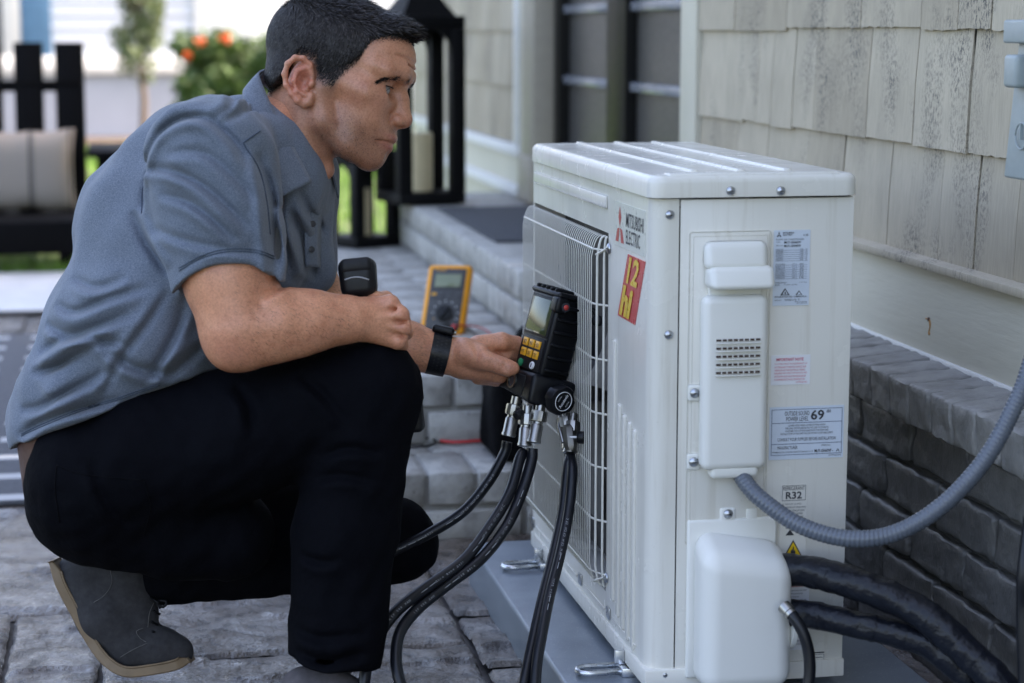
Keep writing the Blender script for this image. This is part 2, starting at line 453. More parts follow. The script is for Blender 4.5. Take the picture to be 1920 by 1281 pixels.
# board, caulk, drip cap
box('skirt_board', (.612, -1.2, .466), (.66, 1.885, .626), 'cream_paint', house, .002)
box('caulk_bead', (.606, -1.2, .462), (.613, 1.884, .474), 'white_trim', house, .002)
bm = bmesh.new(); bm_box(bm, (.588, -1.2, .618), (.66, 1.886, .642), .0025, 2, lambda c: (c.x, c.y, c.z-(.010 if c.z > .63 and c.x < .6 else 0)))
from_bm('drip_cap', bm, 'shingle_paint', house)
box('wall_core', (.634, -1.2, .60), (.75, 1.886, 6.3), 'shingle_paint', house)
def shingle(y0, y1, zb, zt, x_out, parent, far=False, seed=0):
    n = 2 if far else max(3, int((y1-y0)/.014)); V = []; th = .011; 
    drop = random.uniform(-.004, .004)
    for i in range(n+1):
        y = y0+(y1-y0)*i/n; dz = 0 if far else .0022*mn.noise((y*60, seed, zb*9))+.0012*mn.noise((y*240, seed, 2))+drop
        V += [(x_out, y, zb+dz), (x_out+.012, y, zb+dz+.002), (x_out+.0095, y, zt), (x_out+.003, y, zb+(zt-zb)*.5+dz*.3)]
    Fc = []
    for i in range(n):
        a, b = 4*i, 4*i+4
        Fc += [(a, a+3, b+3, b), (a+3, a+2, b+2, b+3), (a, b, b+1, a+1)]
    Fc += [(0, 1, 2, 3), (4*n, 4*n+3, 4*n+2, 4*n+1)]
    return mesh('shingle', V, Fc, 'shingle_paint', parent)
courses = [(.632, .83, [1385, 1442, 1517, 1586, 1675, 1772, 1842, 1918], 330), (.815, 1.02, [1400, 1427, 1455, 1495, 1535, 1637, 1725, 1827, 1915], 160),
           (1.01, 1.21, [1385, 1482, 1622, 1737, 1807, 1870], 25)]
for zb, zt, jx, py in courses:
    ys = sorted([onx(x, py, WX)[1] for x in jx]); 
    while ys[0] > -.9: ys.insert(0, ys[0]-random.uniform(.07, .19))
    ys.append(1.884)
    for a, b in zip(ys[:-1], ys[1:]):
        g = random.choice([.0012, .0015, .003])
        shingle(a+g, b-g, zb, zt, WX-.010+random.uniform(-.0015, .0015), house, False, a*31)
for c in range(3, 5):
    y = -.9
    while y < 1.884:
        b = min(1.884, y+random.uniform(.08, .2)); shingle(y+.002, b-.002, .622+c*.193, .622+c*.193+.2, WX-.010, house, True); y = b
# corner board and the door bay behind it
box('corner_board', (.604, 1.888, .452), (.70, 2.02, 3.0), 'cream_paint', house, .003)
box('corner_board', (.604, 3.93, .452), (.70, 4.0, 3.0), 'cream_paint', house, .003)
box('door_frame', (.630, 2.02, .452), (.74, 2.10, 2.9), 'door_black', house, .004)
DX = .70
bay = empty('double_door', (DX, 2.9, .45)); adopt(bay, house)
for (a, b) in ((2.19, 2.80), (3.02, 3.66)):
    box('door_panel', (DX, a, .46), (DX+.03, b, 2.5), 'door_panel', bay)
    for z in (.855, 1.075, .64):
        box('mid_rail', (DX-.022, a, z-.016), (DX-.0005, b, z+.012), 'rail_sky_glint', bay, .006)
for (a, b) in ((2.105, 2.19), (2.80, 3.02), (3.66, 3.74)):
    box('door_stile', (DX-.035, a, .46), (DX+.04, b, 2.5), 'door_black', bay, .004)
box('tan_post', (.598, 3.742, .452), (.70, 3.925, 3.0), 'tan_post', house, .006)
box('post_foot', (.585, 3.735, .452), (.70, 3.932, .60), 'tan_post', house, .004)
# the farther stretch of wall
box('far_wall_core', (.634, 4.0, .2), (.75, 6.6, 6.3), 'shingle_paint', house)
for c in range(3):
    y = 4.02
    while y < 6.6:
        b = min(6.6, y+random.uniform(.11, .26)); shingle(y+.003, b-.003, .628+c*.19, .628+c*.19+.2, WX-.012, house, True); y = b
box('far_trim', (.596, 4.0, .586), (.66, 6.6, .624), 'white_trim', house, .004)
box('far_side_trim', (.594, 4.0, .625), (.632, 4.06, 3.0), 'white_trim', house, .004)
box('far_skirt', (.612, 4.0, .30), (.66, 6.6, .585), 'cream_paint', house)
box('far_base_board', (.590, 4.0, .452), (.611, 6.6, .49), 'white_trim', house, .004)
# upper storey and roof over the bay (out of frame, they shade the patio)
box('bay_wall', (.75, 1.8, 2.4), (.85, 4.1, 6.3), 'shingle_paint', house)
box('eaves', (.10, -5.5, 6.3), (4.2, 6.9, 6.45), 'cream_paint', house)
box('near_wall', (.636, -5.4, .0), (.76, -1.2, 6.3), 'shingle_paint', house)

# steps of painted brick
steps = empty('brick_steps', (.1, 1.6, 0), 'painted brick steps with long landing along the house wall', 'steps')
hb = [rough_box(.088, .20, .066, s+40, .002, 1, .004) for s in range(5)]       # headers: narrow face forward
sb = [rough_box(.196, .095, .066, s+50, .002, 1, .004) for s in range(5)]      # stretchers
XL = -.72
def flight(y0, z0, yback):
    box('step_core', (XL+.01, y0+.012, z0-.02 if z0 else -.04), (.53 if z0 == 0 else .6, yback, z0+.140), 'step_mortar', steps)
    bricks(hb, [(XL+.05+i*.0975, y0+.10, z0+.1135) for i in range(13 if z0 == 0 else 13)], 'step_paint', steps)
    bricks(sb, [(XL+.06+i*.2065+(.05 if z0 else 0), y0+.0475, z0+.037) for i in range(6)], 'step_paint', steps)
    sp = [(XL+.11+i*.206+(.1 if r % 2 else 0), y0+.25+r*.1, z0+.1135) for r in range(1 if z0 == 0 else 24) for i in range(6 if z0 == 0 else 5)]
    bricks(sb, sp, 'step_paint', steps)
flight(1.188, 0.0, 1.47); flight(1.457, .147, 4.3)
LXs = .205
box('landing_core', (LXs+.012, 1.99, .28), (.612, 4.35, .441), 'step_mortar', steps)
eb = [rough_box(.20, .076, .066, s+60, .002, 1, .004) for s in range(5)]
n = int((4.3-1.98)/.0835)
bricks(eb, [(LXs+.1, 2.02+i*.0835, .4135) for i in range(n)], 'step_paint', steps)
lb = [rough_box(.095, .076, .066, s+70, .002, 1, .004) for s in range(5)]
bricks(lb, [(LXs+.0475, 2.02+i*.0835, .336) for i in range(n)], 'step_paint', steps)
bricks(eb, [(LXs+.305, 2.02+i*.0835, .4125) for i in range(n)], 'step_paint', steps)

# path, lawn, planting bed behind
tag(box('path', (-7, 4.70, -.04), (.1, 5.95, .004), 'concrete_pale', None, .003), kind='structure')
tag(box('patio_kerb', (-7, 4.66, -.06), (.1, 4.70, .012), 'paver_joint', None), kind='structure')
lawn = tag(sheet('lawn', -14, 12, 5.96, 15.2, -.012, 'soil'), kind='structure')
tag(sheet('planting_bed', -14, 12, 15.2, 18, -.008, 'mulch'), kind='structure')
def grass():
    rg = np.random.default_rng(3); N = 26000
    y = 5.97+9.2*rg.random(N)**1.6; x = -2.7-.12*(y-6)+(3.9+.22*(y-6))*rg.random(N); s = .8+.14*(y-6)
    a = rg.random(N)*6.28; hgt = (.035+.035*rg.random(N))*(.9+.03*(y-6)); wd = .004*s; lean = .03*rg.random(N)
    V = np.zeros((N, 3, 3)); V[:, 0] = np.stack([x-np.cos(a)*wd, y-np.sin(a)*wd, 0*x-.012], 1); V[:, 1] = np.stack([x+np.cos(a)*wd, y+np.sin(a)*wd, 0*x-.012], 1)
    V[:, 2] = np.stack([x+np.sin(a)*lean, y-np.cos(a)*lean, hgt], 1)
    me = bpy.data.meshes.new('grass'); me.from_pydata(V.reshape(-1, 3).tolist(), [], np.arange(3*N).reshape(-1, 3).tolist())
    return tag(link('grass', me, 'grass_blade'), 'short bright green lawn grass beyond the pale path', 'grass', kind='stuff')
grass()

def leaves(name, centres, n, spread, size, mat, parent, seed=1, shape=None):
    """leaf-sized faces through the volume of the clumps"""
    rg = np.random.default_rng(seed); V = []; Fc = []
    for c, rad in centres:
        d = rg.normal(size=(n, 3)); d /= np.linalg.norm(d, axis=1)[:, None]; rr = rad*(rg.random(n)**.4)
        P = np.array(c)+d*rr[:, None]*np.array(spread)
        t1 = rg.normal(size=(n, 3)); t1 /= np.linalg.norm(t1, axis=1)[:, None]; t2 = np.cross(t1, rg.normal(size=(n, 3))); t2 /= np.linalg.norm(t2, axis=1)[:, None]
        s = size*(.6+.8*rg.random(n))[:, None]
        for a, b, c_, d_ in zip(P-t1*s, P+t2*s*.45, P+t1*s, P-t2*s*.45):
            o = len(V); V += [a, b, c_, d_]; Fc.append((o, o+1, o+2, o+3))
    return mesh(name, V, Fc, mat, parent)
# the clipped hedge with orange flowers
hc = onz(410, 190, .5); HY = 13.0
hx0, hx1 = ony(318, 120, HY)[0], ony(560, 120, HY)[0]
hedge = empty('flowering_hedge', ((hx0+hx1)/2, HY, 0), 'clipped green hedge dotted with orange flowers beside the white building', 'hedge')
rg = random.Random(5); cl = []
for i in range(130):
    cl.append(((rg.uniform(hx0+.10, hx1-.1), HY+rg.uniform(-.36, .35), rg.uniform(.10, .93)), .13))
leaves('foliage', cl, 130, (1, 1, .8), .034, 'leaf_green', hedge, 4)
for i in range(6): tube('stem', [(hx0+.2+i*.13, HY, -.02), (hx0+.2+i*.14, HY+.02, .6)], .012, 'bark', hedge, 6)
for px, py in ((422, 72), (378, 80), (352, 104)):
    p = ony(px, py, HY-.32); 
    leaves('flower', [(p, .042 if px in (422, 378) else .028)], 50, (1, .7, .9), .022, 'flower_orange', hedge, px)
# slim young tree in the planting bed
tc = ony(268, 262, 15.6); tree = empty('slim_tree', (tc[0], 15.6, 0), 'slim young tree with narrow pale green crown in the mulch bed', 'tree')
tube('trunk', [(tc[0], 15.6, -.03), (tc[0]+.02, 15.6, .4), (tc[0]-.01, 15.62, .9), (tc[0]+.03, 15.6, 2.2)], [.035, .03, .026, .01], 'bark', tree, 8)
rg = random.Random(8)
for i in range(7):
    a = rg.uniform(0, 6.28); z = rg.uniform(.6, 1.4); tube('branch', [(tc[0], 15.6, z), (tc[0]+.12*math.cos(a), 15.6+.12*math.sin(a), z+.25), (tc[0]+.16*math.cos(a), 15.6+.16*math.sin(a), z+.5)], [.012, .008, .004], 'bark', tree, 6)
cl = []
for i in range(60):
    z = rg.uniform(.62, 2.3); s = .21*math.sin(min(1, (z-.5)/.5)*1.57)*rg.uniform(.3, 1); a = rg.uniform(0, 6.28); cl.append(((tc[0]+s*math.cos(a), 15.6+s*math.sin(a), z), .11))
leaves('crown', cl, 70, (1, 1, 1.2), .03, 'leaf_pale', tree, 9)

# white building across the lawn
WY = 17.2
nb = empty('white_building', (-2, WY, 0), 'white clapboard building with blue shutter across the lawn', 'building')
bx1 = ony(384, 60, WY)[0]
zb = ony(250, 138, WY)[2]; zt_ = ony(250, 106, WY)[2]
box('foundation', (-9, WY, -.05), (bx1-.02, WY+4, zb), 'house_base', nb)
box('band_board', (-9, WY-.06, zb), (bx1+.02, WY+4, zt_), 'white_trim', nb, .01)
k = 0; z = zt_
box('wall_core', (-9, WY+.03, zt_), (bx1-.03, WY+4, 6), 'house_white', nb)
while z < 1.9:
    bm = bmesh.new(); bm_box(bm, (-8, WY-.0, z+.001), (bx1-.05, WY+.029, z+.129), 0, 1, lambda c: (c.x, c.y+(.022 if c.z > z+.1 else 0), c.z)); from_bm('clapboard', bm, 'house_white', nb, False); z += .13
box('corner_trim', (bx1-.10, WY-.03, zt_), (bx1+.015, WY+.05, 6), 'white_trim', nb)
s0, s1, s2, s3 = (ony(x, 60, WY)[0] for x in (38, 97, 5, 38))
sz = ony(60, 122, WY)[2]
box('shutter', (s0+.01, WY-.05, sz), (s1, WY-.012, 2.6), 'shutter_blue', nb, .006)
box('window_casing', (s2, WY-.045, sz-.05), (s0, WY-.012, 2.7), 'white_trim', nb, .006)
wp = box('window', (s2-.9, WY-.03, sz), (s2, WY-.011, 2.6), 'window_glass', nb)
# a second, brighter wing further back, closing the view
wing = empty('white_wing', (2, 22, 0), 'brighter white building wing behind the hedge', 'building')
box('wall', (bx1+.1, 22, -.05), (14, 26, 7), 'house_white', wing)
for i in range(14): box('clapboard', (bx1+.12, 21.975, .9+i*.14), (13.9, 21.999, .9+i*.14+.132), 'house_white', wing)
# ============================================================ THE OUTDOOR UNIT
B, T, D, L = .10, .784, .288, .80           # bottom, lid seam, depth, length; near front corner at X=0, Y=0
tag(box('equipment_pad', (-.10, -.42, 0), (.42, .90, .080), 'pad_grey', None, .006, 3), 'blue grey equipment pad under the outdoor unit', 'pad')
ac = empty('outdoor_unit', (.14, .4, B), 'cream white outdoor air conditioner with wire fan guard and red sticker', 'air conditioner')
RC = .026
def prof(x_end):
    """front sheet plus rounded near corner, from the fan opening round to the seam"""
    p = [(0.0, .245), (0.0, RC)]
    for i in range(1, 9):
        a = math.pi/2*i/8; p.append((RC-RC*math.cos(a), RC-RC*math.sin(a)))
    p.append((x_end, 0.0)); return p
def extrude_profile(name, p, z0, z1, th, mat, parent):
    p = np.array(p); t = np.gradient(p, axis=0); t /= np.linalg.norm(t, axis=1)[:, None]
    nrm = np.stack([-t[:, 1], t[:, 0]], 1); q = p+nrm*th
    n = len(p); V = [(x, y, z) for z in (z0, z1) for x, y in p] + [(x, y, z) for z in (z0, z1) for x, y in q]; Fc = []
    for i in range(n-1):
        Fc += [(i, i+1, n+i+1, n+i), (2*n+i, 3*n+i, 3*n+i+1, 2*n+i+1), (n+i, n+i+1, 3*n+i+1, 3*n+i), (i, 2*n+i, 2*n+i+1, i+1)]
    Fc += [(0, n, 3*n, 2*n), (n-1, 3*n-1, 4*n-1, 2*n-1)]
    o = mesh(name, V, Fc, mat, parent); bm = bmesh.new(); bm.from_mesh(o.data); bmesh.ops.recalc_face_normals(bm, faces=bm.faces); bm.to_mesh(o.data); bm.free(); shade(o.data, 35); return o
fp = extrude_profile('front_panel', prof(.0385), B+.012, T-.002, .002, 'casing', ac)
box('front_top_strip', (0, .2452, .712), (.003, L, T-.002), 'casing', ac)
box('front_bottom_strip', (0, .2452, B+.012), (.003, L, .166), 'casing', ac)
box('front_far_strip', (0, .792, .1662), (.003, L, .7118), 'casing', ac)
box('far_side_panel', (.003, L-.003, B+.012), (D, L, T-.002), 'casing', ac)
box('back_panel', (D-.004, .004, B+.012), (D-.001, L-.004, T-.002), 'casing', ac)
sp_ = box('side_panel', (.0405, 0, B+.010), (D, .003, T-.003), 'casing', ac, .0014, 2)
box('base_pan', (-.0035, -.0035, B-.004), (D+.002, L+.003, B+.022), 'casing', ac, .002)
box('fan_cavity', (.055, .247, .16), (.20, .79, .72), 'cavity', ac)
box('fan_cavity_wall', (.004, .239, .16), (.2, .245, .72), 'cavity', ac)
for a in range(3):
    th0 = a*2.09+.5; V = []
    for i in range(9):
        r_ = .03+.2*i/8
        for s in (-1, 1):
            th = th0+s*(.42-.012*i)+.12*i/8; V.append((.03-s*.018+.002, .53+r_*math.cos(th), .44+r_*math.sin(th)))
    mesh('fan_blade', V, [(2*i, 2*i+1, 2*i+3, 2*i+2) for i in range(8)], 'fan_plastic', ac, True)
lathed('fan_hub', [(.035, 0), (.035, .03), (.02, .04)], (.05, .53, .44), (-1, 0, 0), 'fan_plastic', ac)
# lid: rounded cover with pressed ridges and a step at the near end
bm = bmesh.new(); r = bmesh.ops.create_cube(bm, size=1)
for v in r['verts']: v.co = Vector((-.005+(D+.010)*(v.co.x+.5), -.008+(L+.014)*(v.co.y+.5), T+.030*(v.co.z+.5)))
bmesh.ops.bevel(bm, geom=[e for e in bm.edges if abs(e.verts[0].co.z-e.verts[1].co.z) > .01], offset=.022, segments=5, profile=.5, affect='EDGES')
top = [e for e in bm.edges if min(v.co.z for v in e.verts) > T+.02 and len({f.normal.z > .9 for f in e.link_faces}) > 1]
bmesh.ops.bevel(bm, geom=top, offset=.011, segments=4, profile=.5, affect='EDGES')
lid = from_bm('lid', bm, 'casing', ac, True, 35)
for i, x in enumerate((.075, .142, .209)):
    bm = bmesh.new(); bm_box(bm, (x-.006, .055+.0*i, T+.027), (x+.006, .775, T+.0335), .0028, 3); from_bm('lid_ridge', bm, 'casing', lid)
bm = bmesh.new(); bm_box(bm, (.022, -.002, T+.022), (D-.02, .034, T+.0322), .005, 3); from_bm('lid_step', bm, 'casing', lid)
def screw(p, ax, r_=.0055, parent=ac):
    s = lathed('screw', [(r_*1.15, 0), (r_*1.15, .0012), (r_*.85, .003), (r_*.35, .0042), (0.0002, .0044)], p, ax, 'screw_steel', parent, 14, 60)
    ax = np.array(ax, float); u = np.array([1., 0, 0]) if abs(ax[0]) < .5 else np.array([0, 1., 0]); w_ = np.cross(ax, u); pc = np.array(p)+ax*.0043
    parts = []
    for e1, e2 in ((u, w_), (w_, u)):
        q = [pc+e1*r_*.5*a+e2*r_*.11*b+ax*.0003 for a, b in ((-1, -1), (1, -1), (1, 1), (-1, 1))]; parts.append((q, [(0, 1, 2, 3)]))
    V, Fc = merge(parts[:1]); mesh('screw_slot', V, Fc, 'cavity', s)
NY = (0, -1, 0)
for x in (1370, 1464): screw(ony(x, 358, -.008), NY)
for x, y in ((1256, 403), (1254, 628), (1246, 1265)): screw(ony(x, y, 0), NY)
screw(ony(1470, 1252, 0), NY)
# pressed bar near the top of the front, flutes below
bm = bmesh.new(); bm_box(bm, (-.0035, .252, .7475), (.0, .785, .7665), .003, 3); from_bm('pressed_bar', bm, 'casing', fp)
for i, (y, z1, z0) in enumerate(((.200, .560, .165), (.168, .470, .150), (.138, .460, .140), (.108, .455, .133), (.078, .45, .128))):
    bm = bmesh.new(); bm_box(bm, (-.0035, y-.0075, z0), (.0002, y+.0075, z1), .0033, 3); from_bm('pressed_flute', bm, 'casing', fp)
# wire fan guard
parts = []
def wire(P, r_=.0009, n=6): parts.append(tube_geo(P, r_, n))
zt, zb_ = .706, .172; ys = list(np.arange(.274, .795, .0124))
def guard_path(y, bulge):
    return catmull([(0.0, y, zt), (-bulge*.55, y, zt-.004), (-bulge*.96, y, zt-.028), (-bulge, y, zt-.06), (-bulge, y, (zt+zb_)/2), (-bulge, y, zb_+.06), (-bulge*.96, y, zb_+.028), (-bulge*.55, y, zb_+.004), (0.0, y, zb_)], 3)
for y in ys: wire(guard_path(y, .019))
wire(guard_path(.262, .013), .002); wire(guard_path(.251, .005), .002)
for z in np.linspace(zb_+.02, zt-.02, 7):
    wire([(-.0162, .80, z), (-.0162, .278, z), (-.011, .262, z), (-.003, .251, z), (0, .246, z)], .0017)
V, Fc = merge(parts); tag(mesh('fan_guard', V, Fc, 'guard_wire', ac, True), kind=None)
for z in (.690, .19):
    V, Fc = tube_geo(catmull([(-.014, .266, z-.012), (-.008, .254, z-.006), (-.004, .240, z)], 4), .002, 6); mesh('guard_clip', V, Fc, 'guard_wire', ac, True)
    screw((-.001, .238, z), (-1, 0, 0), .007)
for i in range(4):
    bm = bmesh.new(); bm_box(bm, (-.0022, .06+i*.19, B+.036), (.0, .20+i*.19, B+.040), .001, 1); from_bm('pan_rib', bm, 'casing', fp)
    box('pan_notch', (-.0026, .215+i*.19, B+.03), (-.0002, .235+i*.19, B+.048), 'screw_steel', fp, .001)
# slotted feet
for y in (.70, .115):
    f = empty('foot', (-.02, y, B-.016)); adopt(f, ac)
    a = [(-.058+.016*math.cos(t), y+.016*math.sin(t), B-.012) for t in np.linspace(math.pi/2, 3*math.pi/2, 10)]
    P = [(.0, y+.016, B-.012)] + a + [(.0, y-.016, B-.012)]
    V, Fc = tube_geo(P, .0045, 8); mesh('foot_loop', V, Fc, 'foot_steel', f, True)
    box('foot_plate', (-.012, y-.022, B-.020), (.05, y+.022, B-.006), 'foot_steel', f, .002)
    box('foot_gusset', (-.018, y-.004, B-.005), (-.004, y+.004, B+.016), 'foot_steel', f, .001)
    box('foot_block', (.05, y-.03, .080), (.24, y+.03, B-.004), 'foot_steel', f)
# cable cover with carrying handle
cov = empty('cable_cover', (.11, -.01, .57)); adopt(cov, ac)
bm = bmesh.new(); bm_box(bm, (.0525, -.0045, .30), (.168, -.0002, .737), .004, 3); from_bm('cover_frame', bm, 'casing', cov)
bm = bmesh.new(); bm_box(bm, (.0575, -.0062, .31), (.163, -.004, .731), .002, 2); from_bm('cover_bed', bm, 'casing', cov)
def pbox(name, lo, hi, bev, seg=5, fn=None, mat='casing_plastic', angle=60): 
    bm = bmesh.new(); bm_box(bm, lo, hi, bev, seg, fn); return from_bm(name, bm, mat, cov, True, angle)
pbox('handle_hood', (.069, -.032, .686), (.158, -.005, .7255), .011, 6, lambda c: (c.x, c.y+(.010 if c.z > .7 and c.y < -.02 else 0), c.z))
pbox('handle_grip', (.070, -.046, .661), (.164, -.010, .692), .009, 6, lambda c: (c.x+(.004 if c.y < -.02 and c.x < .1 else 0), c.y+(.012 if c.z > .68 and c.y < -.02 else 0), c.z))
pbox('handle_recess', (.078, -.014, .640), (.152, -.005, .668), .002, 2)
pbox('cover_body', (.066, -.036, .410), (.159, -.005, .652), .012, 6, lambda c: (c.x, c.y+(.006 if c.z > .6 and c.y < -.02 else 0), c.z))
pbox('cover_chin', (.080, -.032, .398), (.148, -.006, .418), .007, 4)
for i in range(5):
    z = .592-i*.0112
    sl_ = box('vent_slot', (.083, -.0365, z-.0014), (.145, -.0350, z+.0014), 'slot_brown', cov)
    for j in range(7): box('slot_bar', (.0905+j*.0078-.0008, -.0369, z-.0015), (.0905+j*.0078+.0008, -.0361, z+.0015), 'casing_plastic', sl_)
    box('slot_lip', (.082, -.0385, z-.0048), (.146, -.0352, z-.0030), 'casing_plastic', cov, .0007)
for x, y in ((1302, 737), (1300, 866), (1424, 737), (1423, 860)):
    p = ony(x, y, -.008); box('cover_lug', (p[0]-.010, -.0095, p[2]-.012), (p[0]+.010, -.004, p[2]+.012), 'casing_plastic', cov, .004, 3); screw((p[0], -.0095, p[2]), NY, .006, cov)
# valve cover
vc = empty('valve_cover', (.13, -.04, .22)); adopt(vc, ac)
def vshape(c):
    x, y, z = c
    if z > .25: z -= .030*max(0, (-y)/.075)                # the top slopes down and to the wall side
    if x > .15 and z > .25: z -= .022
    return x, y, z
bm = bmesh.new(); bm_box(bm, (.0595, -.075, .104), (.191, -.004, .333), 0, 1, vshape)
es = [e for e in bm.edges]; bmesh.ops.bevel(bm, geom=es, offset=.026, segments=8, profile=.5, affect='EDGES')
from_bm('cover_shell', bm, 'casing_plastic', vc, True, 70)
bm = bmesh.new(); bm_box(bm, (.054, -.009, .108), (.184, -.0005, .336), .004, 3); from_bm('cover_flange', bm, 'casing_plastic', vc)
bm = bmesh.new(); bm_box(bm, (.100, -.0085, .330), (.124, -.0005, .352), .004, 3); from_bm('cover_tab', bm, 'casing_plastic', vc)
screw((.112, -.0085, .343), NY, .006, vc)
box('clip_tab', (.139, -.008, .328), (.155, -.0006, .349), 'casing_plastic', vc, .002)
V, Fc = lathe([(.031, 0), (.031, .006), (.026, .009)], (.189, -.042, .187), (1, 0, 0), 24)
mesh('port_collar', V, Fc, 'casing_plastic', vc, True, 40)
# ---- labels and lettering
EX, EZ = np.array([1., 0, 0]), np.array([0, 0, 1.])
def label(name, x0, z1, x1, z0, mat, items, y=-.0004, note=None):
    o = box(name, (x0, y-.0005, z0), (x1, y, z1), mat, ac)
    by = {}
    for kind, ink, (u, v, w_, h_), s in items:
        p0 = np.array([x0+u*(x1-x0), y-.0012, z1-(v+h_)*(z1-z0)]); W_, H_ = w_*(x1-x0), h_*(z1-z0)
        if kind == 't': g = text_geo(s, p0, EX, EZ, W_, H_)
        elif kind == 'b': g = text_geo(s, p0, EX, EZ, W_, H_, .02)
        elif kind == 'r': g = quadstrip(p0, EX, EZ, W_, H_)
        elif kind == 'o':
            th = s; a = quadstrip(p0, EX, EZ, W_, th), quadstrip(p0+EZ*(H_-th), EX, EZ, W_, th), quadstrip(p0+EZ*th, EX, EZ, th, H_-2*th), quadstrip(p0+EX*(W_-th)+EZ*th, EX, EZ, th, H_-2*th); g = merge(a)
        elif kind == 'p': g = ([p0+EX*W_*a+EZ*H_*b for a, b in s], [tuple(range(len(s)))])
        by.setdefault(ink, []).append(g)
    for ink, gs in by.items():
        V, Fc = merge(gs); mesh('print', V, Fc, ink, o)
    return o
TRI = [(0, 0), (1, 0), (.5, 1)]
FLAME = [(.36, 0), (.64, 0), (.78, .18), (.80, .42), (.68, .62), (.66, .44), (.58, .60), (.60, .82), (.46, 1), (.44, .74), (.30, .52), (.24, .66), (.18, .40), (.22, .16)]
def tri_out(u, v, w_, h_): return [('p', 'ink_dark', (u, v, w_, h_), TRI)]
DIA = [[(.5, .5), (.62, .70), (.5, .95), (.38, .70)], [(.5, .5), (.30, .46), (.12, .16), (.36, .16)], [(.5, .5), (.64, .16), (.88, .16), (.70, .46)]]
it = [('p', 'ink_dark', (.05, .015, .17, .085), d) for d in DIA]
it += [('b', 'ink_dark', (.24, .025, .30, .020), 'MITSUBISHI'), ('b', 'ink_dark', (.24, .052, .26, .020), 'ELECTRIC'), ('t', 'ink_dark', (.06, .112, .76, .020), 'ROOM AIR CONDITIONER'),
       ('t', 'ink_dark', (.06, .150, .12, .013), 'MODEL'), ('b', 'ink_dark', (.28, .146, .46, .030), 'MUY-GN60VF'), ('t', 'ink_dark', (.06, .196, .18, .013), 'SERVICE REF'), ('b', 'ink_dark', (.28, .192, .46, .030), 'MUY-GN60VF'),
       ('t', 'ink_dark', (.80, .055, .14, .024), 'CE')]
rows = ['VOLTAGE', 'PHASE', 'FREQUENCY', 'OUTPUT', 'CURRENT', 'CAPACITY']
for i, s in enumerate(rows): it += [('t', 'ink_dark', (.06, .245+i*.028, .20, .015), s), ('r', 'ink_blue', (.05, .264+i*.028, .88, .003), 0), ('t', 'ink_dark', (.72, .245+i*.028, .09, .014), str(230-31*i)), ('t', 'ink_dark', (.88, .245+i*.028, .04, .014), 'VZHWA5'[i])]
for i, s in enumerate(['COOLING', 'INPUT', 'CURRENT', 'MAX INPUT', 'MAX CURRENT', 'PRESSURE', 'WEIGHT']): it += [('t', 'ink_dark', (.06, .44+i*.030, .26, .015), s), ('r', 'ink_blue', (.05, .460+i*.030, .88, .003), 0), ('t', 'ink_dark', (.52, .44+i*.030, .07, .014), 'kW'), ('t', 'ink_dark', (.72, .44+i*.030, .11, .014), str(60-7*i))]
it += [('r', 'ink_blue', (.62, .44, .006, .21), 0), ('t', 'ink_dark', (.06, .685, .30, .015), 'REFRIGERANT'), ('t', 'ink_dark', (.72, .685, .2, .015), '1.4 kg'), ('t', 'ink_dark', (.06, .715, .12, .015), 'R32'), ('t', 'ink_dark', (.30, .715, .36, .015), 'GWP (675)')]
it += tri_out(.20, .765, .26, .095)+tri_out(.62, .800, .19, .060)
it += [('b', 'ink_dark', (.05, .872, .88, .018), 'MITSUBISHI ELECTRIC CORPORATION'), ('t', 'ink_dark', (.05, .918, .2, .013), 'SERIAL NO.'), ('t', 'ink_dark', (.32, .912, .42, .024), '2000172 T'), ('t', 'ink_dark', (.60, .945, .34, .013), 'MADE IN THAILAND'), ('t', 'ink_dark', (.66, .965, .28, .013), 'JG79F263H02')]
p, q = ony(1451, 432, 0), ony(1516, 572, 0); lb1 = label('rating_label', p[0], p[2], q[0], q[2], 'label_pale', it)
for (u, v, w_, h_) in ((.255, .785, .15, .065), (.66, .815, .11, .040)):
    mesh('print', [np.array([p[0]+u*(q[0]-p[0])+a*w_*(q[0]-p[0]), -.0021, p[2]-(v+h_)*(p[2]-q[2])+b*h_*(p[2]-q[2])]) for a, b in TRI], [(0, 1, 2)], 'label_pale', lb1)
mesh('print', [np.array([p[0]+.295*(q[0]-p[0])+a*.07*(q[0]-p[0]), -.0026, p[2]-.845*(p[2]-q[2])+b*.045*(p[2]-q[2])]) for a, b in FLAME], [tuple(range(len(FLAME)))], 'ink_dark', lb1)
it = [('b', 'ink_pink', (.12, .09, .70, .10), 'IMPORTANT NOTE')]
for i, s in enumerate(['TO COMPLY WITH THE REQUIREMENTS OF', 'AUSTRALIAN STANDARD AS/NZS 3000', 'WIRING RULES THE ELECTRICAL WIRING', 'REQUIRED BETWEEN THE INDOOR AND', 'OUTDOOR UNITS MUST BE INSTALLED BY', 'A LICENSED ELECTRICAL CONTRACTOR']): it.append(('t', 'ink_pink', (.08, .26+i*.105, .84-.03*(i % 3), .06), s))
it.append(('t', 'ink_pink', (.64, .89, .28, .05), 'DG79R381H01'))
p, q = ony(1446, 667, 0), ony(1518, 720, 0); label('note_label', p[0], p[2], q[0], q[2], 'label_white', it)
it = [('o', 'ink_blue', (.025, .045, .95, .87), .0007), ('r', 'ink_blue', (.025, .30, .95, .010), 0), ('r', 'ink_blue', (.025, .70, .95, .010), 0),
      ('t', 'ink_dark', (.20, .085, .33, .085), 'OUTSIDE SOUND'), ('t', 'ink_dark', (.22, .190, .30, .085), 'POWER LEVEL'), ('b', 'ink_dark', (.55, .075, .18, .19), '69'), ('t', 'ink_dark', (.76, .075, .06, .06), 'dBA')]
